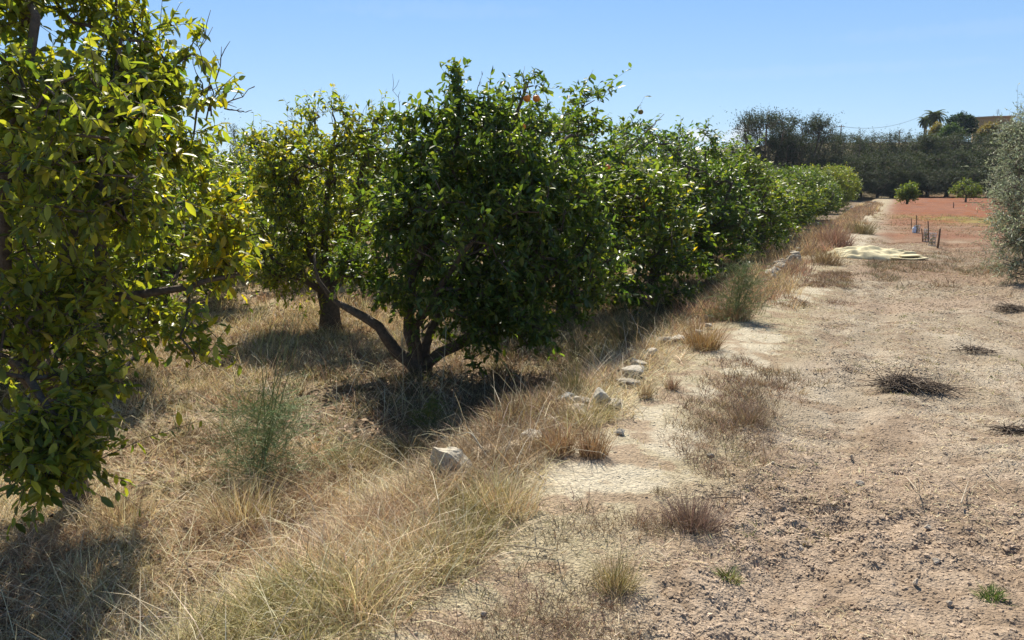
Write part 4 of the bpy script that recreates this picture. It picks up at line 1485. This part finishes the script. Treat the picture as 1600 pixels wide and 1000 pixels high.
# ------------------------------------------------------------------ single tufts, weeds and dead stalks one can point to
def tuft(name, px, py, hpx, rpx, n, cols, w, label, cat='grass tuft', group=None, lean=(.05, .7), bend=(.1, .9), wid=.0030, seed=0):
    r = np.random.default_rng(seed + int(px))
    c = hit(px, py)
    Y = c[1]
    hm, rm = hpx * mpp(Y), rpx * mpp(Y)
    a, q_ = r.random(n) * 6.283, r.random(n) ** .8
    x, y = rm * .55 * q_ * np.cos(a), rm * .55 * q_ * np.sin(a)
    z = Hfull(c[0] + x, c[1] + y) - c[2] - .01
    col = pick(r, n, cols, w, .22)
    v, f = blades(np.stack([x, y, z], -1), hm * (.35 + .75 * r.random(n)), a + r.normal(0, .9, n), lean[0] + (lean[1] - lean[0]) * q_ * r.random(n), bend[0] + (bend[1] - bend[0]) * r.random(n) + (r.random(n) < .22) * 1.3 * r.random(n), wid * (.6 + .8 * r.random(n)) * (1 + .08 * Y), r.random(n) * 6.283)
    o = build(name, v, f, M_grass, np.repeat(col, 7, 0), False)
    o.location = c
    return tag(o, label, cat, group)


RT = [(.33, .21, .12), (.40, .28, .16), (.28, .17, .10)]
tuft('grass_tuft', 872, 708, 62, 45, 420, RT, (2, 2, 1), 'reddish dry grass tuft fanning out left beside the bare sandy patch', group='dry grass tufts on the path lip')
tuft('grass_tuft', 926, 712, 60, 40, 420, RT, (2, 2, 1), 'upright reddish tuft, right one of the pair beside the bare sandy patch', group='dry grass tufts on the path lip', seed=3)
tuft('grass_tuft', 1098, 545, 62, 48, 520, [(.34, .22, .10), (.38, .27, .13), (.28, .19, .1)], (2, 2, 1), 'bushy golden brown tuft in front of the white stone on the path edge', group='dry grass tufts on the path lip', lean=(.05, .95))
tuft('grass_tuft', 1008, 622, 45, 18, 160, [(.38, .28, .15), (.42, .33, .2)], (1, 1), 'thin straw tuft on the bank above the small stone heap', group='dry grass tufts on the path lip')
tuft('grass_tuft', 1050, 608, 34, 16, 140, [(.36, .26, .17), (.3, .2, .14)], (1, 1), 'short pinkish tuft right of the thin straw tuft', group='dry grass tufts on the path lip')
tuft('grass_tuft', 1150, 500, 38, 40, 260, RT, (1, 1, 1), 'brown tuft at the foot of the fennel by the path', group='dry grass tufts on the path lip')
tuft('grass_tuft', 560, 960, 140, 170, 520, [STRAW, PALE, RED, OLIVE], (3, 3, 2, 1.2), 'big upright straw coloured clump at the bottom edge of the picture', group='tall dry grass clumps', lean=(.05, 1.2), bend=(.2, 1.8))
tuft('grass_tuft', 690, 880, 90, 160, 420, [STRAW, PALE, RED, OLIVE], (3, 3, 2, 1), 'wide straw clump to the right of the bottom one', group='tall dry grass clumps', seed=1, lean=(.05, 1.1), bend=(.2, 1.5))
tuft('grass_tuft', 790, 800, 80, 100, 480, [STRAW, PALE, RED], (3, 3, 2), 'straw clump leaning over the bank beside the bare sandy patch', group='tall dry grass clumps', seed=2, lean=(.05, .9))
tuft('grass_tuft', 380, 820, 110, 90, 500, [STRAW, BROWN, OLIVE, PALE], (3, 2, 1, 2), 'brown and straw clump below the feathery fennel', group='tall dry grass clumps', seed=4, lean=(.05, .9))
tuft('grass_tuft', 180, 820, 90, 110, 420, [STRAW, BROWN, PALE], (3, 2, 2), 'dry clump under the hanging leaves of the foreground tree', group='tall dry grass clumps', seed=5, lean=(.05, 1.0))
tuft('grass_tuft', 640, 720, 70, 90, 600, [(.17, .16, .07), (.25, .21, .11), STRAW], (3, 2, 1), 'greenish arching grass clump in the shade of the round dark tree', group='tall dry grass clumps', seed=6, lean=(.1, 1.1), bend=(.4, 1.5))
tuft('grass_tuft', 720, 690, 60, 80, 500, [(.16, .15, .08), (.24, .2, .12), STRAW], (3, 2, 1), 'grey green grass clump right below the trunk of the round dark tree', group='tall dry grass clumps', seed=7, lean=(.1, 1.1), bend=(.4, 1.5))
tuft('grass_tuft', 540, 730, 70, 90, 600, [(.17, .17, .07), (.25, .21, .11), STRAW], (3, 2, 1), 'arching olive green clump right of the feathery fennel', group='tall dry grass clumps', seed=8, lean=(.1, 1.2), bend=(.4, 1.5))
tuft('grass_tuft', 985, 545, 85, 75, 800, [(.22, .19, .10), (.30, .23, .13), (.13, .14, .06)], (2, 2, 2), 'dark arching grass mound under the bank at the edge of the grove', group='tall dry grass clumps', seed=9, lean=(.1, 1.2), bend=(.3, 1.4))
tuft('grass_tuft', 1055, 500, 70, 60, 700, [(.10, .12, .07), (.16, .17, .10), (.07, .08, .05)], (2, 2, 2), 'blackish green grass mound left of the path fennel', group='tall dry grass clumps', seed=10, lean=(.1, 1.2), bend=(.3, 1.4))
tuft('weed', 895, 628, 85, 34, 150, [(.12, .13, .05), (.2, .17, .08)], (1, 1), 'upright stiff green brown weed stalks behind the small stone heap', 'weed', lean=(.02, .4), bend=(0, .25), wid=.004)
tuft('weed', 800, 660, 60, 120, 700, [(.16, .10, .07), (.12, .08, .06), (.22, .14, .1)], (2, 2, 1), 'dark brown dead weed mass in the shade right of the trunk', 'weed', lean=(.05, .9), seed=2)
tuft('weed', 1082, 822, 70, 70, 700, [(.24, .165, .13), (.16, .11, .09), (.30, .21, .16)], (2, 2, 1), 'dark purplish brown dry weed at the path border, nearest to the viewer', 'weed', lean=(.1, 1.15), wid=.0022)
tuft('weed', 1170, 662, 46, 50, 460, [(.22, .16, .12), (.28, .2, .14), (.2, .17, .08)], (2, 2, 1), 'brown dry weed at the middle of the path border', 'weed', lean=(.1, 1.15), wid=.0022, seed=4)
tuft('weed', 1030, 772, 20, 26, 140, [(.22, .16, .1), (.3, .24, .14)], (1, 1), 'small flat weed on the bare sandy patch', 'weed', lean=(.3, 1.3), wid=.002)
tuft('weed', 960, 920, 75, 60, 420, [(.25, .22, .09), STRAW, (.2, .16, .09)], (2, 2, 1), 'greenish straw weed at the bottom between grass and field', 'weed', lean=(.1, 1.0), wid=.0022)
tuft('weed', 1300, 474, 16, 34, 200, [(.18, .12, .09), (.26, .18, .14)], (1, 1), 'low dark twiggy weed where the path meets the field', 'weed', lean=(.3, 1.2), wid=.0022)
tuft('weed', 1345, 365, 28, 34, 500, [(.20, .18, .09), (.25, .2, .11)], (1, 1), 'olive coloured low bush on the far bank', 'weed', lean=(.05, 1.0), wid=.004)
tuft('weed', 1304, 386, 40, 46, 900, [(.32, .2, .15), (.26, .16, .12), (.36, .25, .19)], (1, 1, 1), 'rusty pink dry bush on the bank left of the yellow sheet', 'weed', lean=(.05, 1.0), wid=.004)
tuft('weed', 1290, 412, 28, 44, 600, [(.25, .18, .11), (.3, .23, .14)], (1, 1), 'brown dry bush at the left tip of the yellow sheet', 'weed', lean=(.05, 1.1), wid=.0035)
tuft('weed', 1548, 936, 28, 34, 220, [(.12, .19, .04), (.18, .24, .06)], (2, 1), 'fresh green grass sprout in the lower field', 'weed', lean=(.2, 1.2), wid=.003)
tuft('weed', 1140, 905, 30, 30, 120, [(.16, .2, .06), (.26, .24, .1)], (1, 1), 'small green leafy weed at the field border near the bottom', 'weed', lean=(.3, 1.2), wid=.005)


def fennel(px, py, hpx, nst, label, n_f, fol_h, fol_r, seed, cols, leanx=.25):
    r = np.random.default_rng(seed)
    c = hit(px, py)
    k = mpp(c[1])
    e = empty('fennel_plant', c, label, 'plant', 'fennel plants')
    H = hpx * k
    allp = []
    for i in range(nst):
        a = r.random() * 6.28
        b0 = np.array([math.cos(a), math.sin(a), 0]) * .05 * r.random() * 2
        top = b0 + np.array([H * (leanx * (r.random() * 1.1 - .15)), H * .2 * (r.random() - .5), H * (.7 + .3 * r.random())])
        t_ = np.linspace(0, 1, 7)[:, None]
        p = b0 + (top - b0) * t_ + np.array([0, 0, .03]) * np.sin(t_ * 3.1)
        p += r.normal(0, .008, p.shape)
        p[0, 2] = -.03
        allp.append(p)
        MB().add(*tube(p, np.linspace(.0045, .0018, 7), 5), (.15, .175, .075)).build('stem', M_twig, e)
    # open sprays of thread-like leaves round the lower half
    m = MB()
    for i in range(n_f):
        p = allp[r.integers(nst)]
        u = r.random() ** 1.3 * fol_h
        q_ = np.array([np.interp(u * 6, np.arange(7), p[:, j]) for j in range(3)])
        q_ = q_ + np.array([r.normal(0, .45), r.normal(0, .35), 0]) * fol_r * k * (1 - u)
        q_[2] = max(q_[2], .01)
        a = r.random() * 6.28
        L = fol_r * k * (.35 + .75 * r.random()) * (1 - .4 * u)
        d_ = np.array([math.cos(a), math.sin(a), .2 + .9 * r.random()])
        p1 = q_ + d_ * L * .5
        p2 = p1 + (d_ * [1, 1, .25]) * L * .5 + [0, 0, -.02]
        col = np.array(cols[r.integers(len(cols))]) * (.8 + .4 * r.random())
        w0 = .0009 * (1 + .1 * c[1])
        m.add(*tube([q_, p1, p2], [w0 * 1.3, w0, w0 * .6], 3, False), col)
        for j in range(9):
            b = q_ + (p1 - q_) * (2 * (j / 9)) if j < 4.5 else p1 + (p2 - p1) * (2 * j / 9 - 1)
            dd = nrm(d_ + r.normal(0, .8, 3)) * L * (.18 + .2 * r.random())
            m.add(*tube([b, b + dd * .5 + [0, 0, .004], b + dd], [w0, w0 * .8, w0 * .5], 3, False), col)
    m.build('foliage', M_grass, e, False)
    return e


FG = [(.22, .31, .12), (.28, .36, .17), (.18, .25, .11), (.34, .36, .2)]
fennel(405, 745, 285, 6, 'tall feathery fennel with tall bare stems between the foreground tree and the round dark tree', 340, .42, 85, 31, FG, .42)
fennel(1148, 500, 105, 10, 'wide green fennel clump at the path edge beyond the white stone', 300, .9, 45, 32, [(.19, .25, .09), (.25, .30, .12), (.32, .31, .16)], .35)
fennel(672, 672, 60, 4, 'small yellow green feathery fennel below the trunk of the round dark tree', 110, .9, 34, 33, [(.22, .22, .05), (.13, .18, .05)])


def stalk(pts, r0, label, cols=(.42, .36, .26), seed=0, twigs=4):
    r = np.random.default_rng(seed)
    w = []
    for (px, py, dz) in pts:
        if dz is None:
            h = hit(px, py)
            h[2] += .03
        else:
            h = P(px, py, dz)
        w.append(h)
    w = np.array(w)
    tt = np.linspace(0, len(w) - 1, 6 * len(w))
    sm = np.stack([np.interp(tt, np.arange(len(w)), w[:, j]) for j in range(3)], -1)
    for _ in range(3):
        sm[1:-1] = (sm[:-2] + 2 * sm[1:-1] + sm[2:]) / 4
    o0 = sm[0].copy()
    m = MB().add(*tube(sm - o0, np.linspace(r0, r0 * .4, len(sm)), 5), cols)
    for k in range(twigs):
        i = r.integers(len(sm) // 3, len(sm))
        d_ = nrm(r.standard_normal(3) + [0, 0, .5]) * (.06 + .1 * r.random())
        m.add(*tube([sm[i] - o0, sm[i] - o0 + d_ * .5 + [0, 0, .01], sm[i] - o0 + d_], [r0 * .5, r0 * .4, r0 * .2], 4), cols)
    o = m.build('dead_stalk', M_twig)
    o.location = o0
    return tag(o, label, 'dry stalk', 'pale dead stalks')


g0 = hit(770, 735)
stalk([(772, 738, None), (752, 700, g0[1] + .05), (735, 674, g0[1] + .1), (705, 682, g0[1] + .25), (672, 694, g0[1] + .4)], .006, 'pale dead stalk arching out of the grass by the large limestone block', seed=1)
g0 = hit(640, 672)
stalk([(350, 735, None), (430, 712, None), (530, 690, None), (590, 668, None), (645, 640, g0[1])], .0055, 'long pale cane lying slanted across the shade before the round dark tree', seed=2, twigs=6)
stalk([(240, 815, None), (300, 770, None), (345, 742, None), (380, 730, None)], .005, 'thin bleached stem lying in the straw left of the fennel', seed=3)
stalk([(690, 850, None), (780, 862, None), (870, 872, None)], .005, 'grey stick lying in the grass near the bottom', cols=(.34, .27, .18), seed=4)
for i, (a, b, lb) in enumerate([((1416, 755), (1436, 780), 'thin pale stick lying on the field, upper one'), ((1500, 800), (1512, 762), 'forked pale stick standing in the field weeds'), ((1535, 740), (1562, 765), 'thin pale stick on the field near the right edge'),
                                ((1110, 787), (1160, 790), 'brown stick lying across the path border weed'), ((1235, 795), (1310, 805), 'dark stick half buried in the field track')]):
    stalk([(a[0], a[1], None), ((a[0] + b[0]) / 2, (a[1] + b[1]) / 2 - 1, None), (b[0], b[1], None)], .0045, lb, seed=10 + i, twigs=2, cols=(.40, .33, .24) if i < 3 else (.17, .12, .08))
# upright dead stems in front of the round tree
for i, (px, py, top, tx, lb) in enumerate([(628, 660, 515, 627, 'tall thin pale stem standing before the trunk of the round dark tree'), (655, 660, 535, 652, 'dark thin stem beside the trunk of the round dark tree'), (683, 655, 510, 697, 'crooked pale stem right of the trunk of the round dark tree')]):
    g0 = hit(px, py)
    stalk([(px, py, None), ((px + tx) / 2 + 3, (py + top) / 2, g0[1]), (tx, top, g0[1])], .0045, lb, seed=30 + i, cols=(.36, .33, .22) if i != 1 else (.13, .11, .06), twigs=5)


def brush(px, py, wpx, hpx, n, label, seed, cols=((.12, .09, .065), (.18, .135, .10), (.32, .26, .19))):
    r = np.random.default_rng(seed)
    c = hit(px, py)
    k = mpp(c[1])
    rx, hz = wpx * k / 2, hpx * k
    m = MB()
    for i in range(n):
        a, q_ = r.random() * 6.28, r.random() ** .7
        off = [(-.35, .0, 1.0), (.25, .15, .7), (.75, -.25, .35)][r.choice(3, p=(.5, .35, .15))]
        q_ *= 1.25 if r.random() < .12 else .62
        p = np.array([rx * (off[0] + q_ * math.cos(a)), rx * (off[1] + .6 * q_ * math.sin(a)), hz * off[2] * max(0, 1 - q_ ** 1.5) * r.random() + .008])
        d_ = nrm(np.array([r.standard_normal() * 1.3, r.standard_normal(), .35 * r.standard_normal()])) * (.05 + .13 * r.random()) * rx / .16
        e_ = p + d_
        e_[2] = max(e_[2], -.005)
        m.add(*tube([p - d_ * .5 + [0, 0, .005], p + [0, 0, .015], e_], [.0022, .0032, .0012], 4, False), cols[r.integers(len(cols))] if r.random() < .6 else cols[0])
    o = m.build('brush_pile', M_twig)
    o.location = c
    return tag(o, label, 'brush pile', 'heaps of dark twigs in the field')


brush(1418, 610, 92, 20, 330, 'biggest heap of dark dry twigs in the middle of the field', 41)
brush(1520, 552, 50, 8, 80, 'flat heap of dark twigs further up the field', 42)
brush(1585, 680, 70, 10, 90, 'heap of dark twigs cut by the right edge of the picture', 43)
brush(1580, 487, 50, 12, 140, 'thin heap of grey twigs below the olive tree', 44)


# ------------------------------------------------------------------ oranges
def orange(px, py, Y, dpx, label, col=None):
    c = P(px, py, Y)
    rad = dpx * mpp(Y) / 2
    e = empty('orange', c, label, 'orange', 'oranges hanging in the trees')
    v, f = ICO[3]
    v = v * rad
    v[:, 2] *= .94
    v[:, 2] -= .12 * rad * np.exp(-((v[:, 0] ** 2 + v[:, 1] ** 2) / (.25 * rad) ** 2)) * np.sign(v[:, 2])
    build('fruit', v, [f], col or M_orange, None, True, e)
    MB().add(*tube([(0, 0, rad * .8), (.003, 0, rad * 1.3), (0, 0.004, rad * 1.9)], .0025, 5)).build('stalk', M_bark, e)
    return e


orange(823.5, 154, 8.25, 11, 'left of the two ripe oranges on the top twig against the sky')
orange(838, 154, 8.3, 11, 'right of the two ripe oranges on the top twig against the sky')
orange(816, 198, 8.0, 11, 'orange half hidden in leaves below the top twig')
orange(922, 277, 9.6, 9, 'brightest orange on the tree beyond the round dark one')
orange(911, 282, 9.6, 8, 'orange close beside the brightest one, partly in shade')
orange(950, 261, 9.7, 8, 'orange higher and apart from the pair beyond the round dark tree')
M_dull = col_mat('dull_fruit', rough=0.6, base=(.22, .16, .04), nscale=30, namp=.2)
orange(1001, 175, 11.2, 8, 'dull unripe fruit at the end of a twig sticking out against the sky', M_dull)


# ------------------------------------------------------------------ yellow sheet, stakes, guards, bottle
def sheet():
    c = hit(1374, 407)
    k = mpp(c[1])
    hw, hd = 66 * k, .55
    nu, nv = 121, 61
    u, v = np.meshgrid(np.linspace(-1, 1, nu), np.linspace(-1, 1, nv), indexing='ij')
    env = np.clip(1 - np.abs(v) ** 2.2, 0, 1) ** .8
    prof = np.where(u < 0, np.clip(1 - (u + .05) ** 2 * 1.05, 0, 1) ** .75, np.clip(1 - .62 * u ** 1.5, 0, 1))
    z = .185 * env * prof
    nn = fbm(u * 2.2 + 5 + v * .8, v * 1.6 + 3, 17, 3) - .5
    z = z + env * (.06 * nn + .028 * np.sin(4 * u + 6 * v + 6 * nn) + .016 * np.sin(9 * u - 14 * v + 9 * nn) + .03 * (fbm(u * 7, v * 4, 19, 3) - .5))
    # pleats running along the right half
    pl = sstep(.15, .8, u)
    z = z + pl * env * .04 * np.sin(v * 15 + 2 * u + 3 * nn)
    ctr = .1 * np.sin(3 * u) * (1 - v ** 2)
    wv = hd * (.75 + .25 * np.clip(1 - u ** 2, 0, 1)) * (.95 + .1 * np.sin(4 * u + 2))
    X = hw * u * (1 + .03 * np.sin(6 * v))
    Yv = wv * v + ctr * .5
    z = np.maximum(z, 0) + .02
    gz = Hfull(c[0] + X, c[1] + .45 + Yv) - c[2]
    Z = z + np.maximum(gz * .7, -.01)
    top = np.stack([X, Yv, Z], -1).reshape(-1, 3)
    n = nu * nv
    bot = top - np.array([0, 0, .018])
    i = np.arange(nu - 1)[:, None] * nv
    j = np.arange(nv - 1)[None, :]
    q_ = np.stack([i + j, i + nv + j, i + nv + j + 1, i + j + 1], -1).reshape(-1, 4)
    rim = np.concatenate([np.arange(nu) * nv, (nu - 1) * nv + np.arange(1, nv), (np.arange(nu - 1)[::-1]) * nv + nv - 1, np.arange(1, nv - 1)[::-1]])
    r2 = np.roll(rim, -1)
    side = np.stack([rim, rim + n, r2 + n, r2], -1)
    e = empty('ground_sheet', (c[0], c[1] + .45, c[2]), 'crumpled pale yellow canvas sheet heaped on the bare ground', 'sheet')
    build('sheet_cover', np.concatenate([top, bot]), [q_, q_[:, ::-1] + n, side], M_tarp, None, True, e)
    # folded layers showing at the right end
    for k_, (z0, x0, x1, y0) in enumerate([(.03, .25, 1.06, -.52), (.085, .5, 1.0, -.40)]):
        us = np.linspace(x0, x1, 22)
        ring = []
        for uu in us:
            cx = hw * uu
            zz = z0 + .012 * math.sin(7 * uu + k_) - .03 * (uu - x0) * (k_ > 0)
            ring.append([(cx, y0 - .06, zz), (cx, y0 - .085, zz + .014), (cx, y0 - .06, zz + .028), (cx, y0 + .5, zz + .03), (cx, y0 + .5, zz)])
        ring = np.array(ring)
        m_ = ring.reshape(-1, 3)
        ii = np.arange(21)[:, None] * 5
        jj = np.arange(5)[None, :]
        qq = np.stack([ii + jj, ii + 5 + jj, ii + 5 + (jj + 1) % 5, ii + (jj + 1) % 5], -1).reshape(-1, 4)
        build('folded_layer', m_, [qq, np.array([[0, 1, 2, 3, 4]]), np.array([[109, 108, 107, 106, 105]])], M_tarp, None, True, e)


sheet()


def stake(px, py, tx, ty, w, label):
    c = hit(px, py)
    t_ = P(tx, ty, c[1] + .05)
    d_ = t_ - c
    m = MB().add(*tube([[0, 0, -.08], d_ * .5 + [.004, 0, 0], d_ * .97, d_], [w, w * .95, w * .9, w * .55], 7))
    o = m.build('stake', M_stake)
    o.location = c
    return tag(o, label, 'stake', 'stakes round the saplings')


stake(1465, 388, 1469, 357, .026, 'thick leaning stake nearest to the viewer')
stake(1451, 379, 1450, 345, .016, 'tallest thin stake behind the thick leaning one')
stake(1442, 378, 1440, 357, .014, 'short thin stake left of the tallest one')
stake(1432, 364, 1432, 336, .016, 'dark thin stake beside the plastic bottle')
stake(1424, 358, 1424, 341, .014, 'short stake left of the plastic bottle')
stake(1490, 325, 1490, 316, .03, 'stub post on the red soil before the olive')


def guard(px, py, hpx, r, label, sap=True):
    c = hit(px, py)
    h = hpx * mpp(c[1])
    e = empty('tree_guard', c, label, 'tree guard', 'tree guards round the saplings')
    m = MB()
    for k in range(5):
        z = h * (.04 + .23 * k)
        a = np.linspace(0, 6.283, 15)
        m.add(*tube(np.stack([r * np.cos(a), r * np.sin(a), np.full(15, z)], -1), .004, 4, False))
    for k in range(10):
        a = k * .6283
        m.add(*tube([(r * math.cos(a), r * math.sin(a), -.02), (r * math.cos(a), r * math.sin(a), h)], .004, 4))
    m.build('mesh_tube', M_guard, e)
    s_ = MB().add(*tube([(0, 0, -.03), (.01, 0, h * .6), (.0, .01, h * 1.0)], [.008, .006, .003], 5), (.14, .1, .06))
    s_.build('sapling_stem', M_twig, e)
    rr_ = np.random.default_rng(int(px))
    n = 40
    pos = np.stack([rr_.normal(0, .03, n), rr_.normal(0, .03, n), h * (.2 + .75 * rr_.random(n))], -1)
    v, f, kk = leaves(pos, rr_.standard_normal((n, 3)), rr_.standard_normal((n, 3)), np.full(n, .07), np.full(n, .4), LEAF4_V, LEAF4_F)
    build('sapling_leaves', v, f, M_far, np.repeat(pick(rr_, n, [(.07, .10, .03), (.12, .12, .05)], (1, 1)), kk, 0), True, e)


guard(1446, 378, 20, .06, 'dark mesh guard round a sapling between the tallest stake and the short thin one')
guard(1456, 384, 20, .08, 'grey mesh guard with a sapling left of the thick leaning stake')
guard(1433, 364, 12, .07, 'far mesh guard behind the plastic bottle')


def bottle(px, py):
    c = hit(px, py)
    e = empty('plastic_bottle', c, 'bluish white plastic bottle propped at the short stake', 'bottle')
    pr = [(.0, 0), (.075, .005), (.08, .03), (.08, .11), (.075, .12), (.08, .13), (.08, .2), (.065, .235), (.03, .27), (.026, .285)]
    a = np.arange(14) * 2 * np.pi / 14
    v = np.array([[(r_ * math.cos(t_), r_ * math.sin(t_), z) for t_ in a] for r_, z in pr]).reshape(-1, 3)
    i = np.arange(len(pr) - 1)[:, None] * 14
    j = np.arange(14)[None, :]
    build('bottle_body', v, [np.stack([i + j, i + (j + 1) % 14, i + 14 + (j + 1) % 14, i + 14 + j], -1).reshape(-1, 4)], M_plast, None, True, e)
    MB().add(*tube([(0, 0, .28), (0, 0, .312)], .03, 12)).build('cap', M_plast, e)


bottle(1428, 364)
bpy.data.objects['plastic_bottle'].scale = (.72,) * 3


# ------------------------------------------------------------------ air
hz = MB()
box(hz, (0, 250), 720, 980, -2.5, 24, np.array([1., 0]), np.array([0, 1.]))
mh = bpy.data.materials.new('air')
mh.use_nodes = True
nh, lh = mh.node_tree.nodes, mh.node_tree.links
nh.remove(nh['Principled BSDF'])
pv = nh.new('ShaderNodeVolumePrincipled')
pv.inputs['Color'].default_value = (.70, .84, 1.0, 1)
pv.inputs['Density'].default_value = 0.00016
pv.inputs['Anisotropy'].default_value = 0.3
lh.new(pv.outputs[0], nh['Material Output'].inputs['Volume'])
tag(hz.build('haze', mh, None, False), kind='stuff')
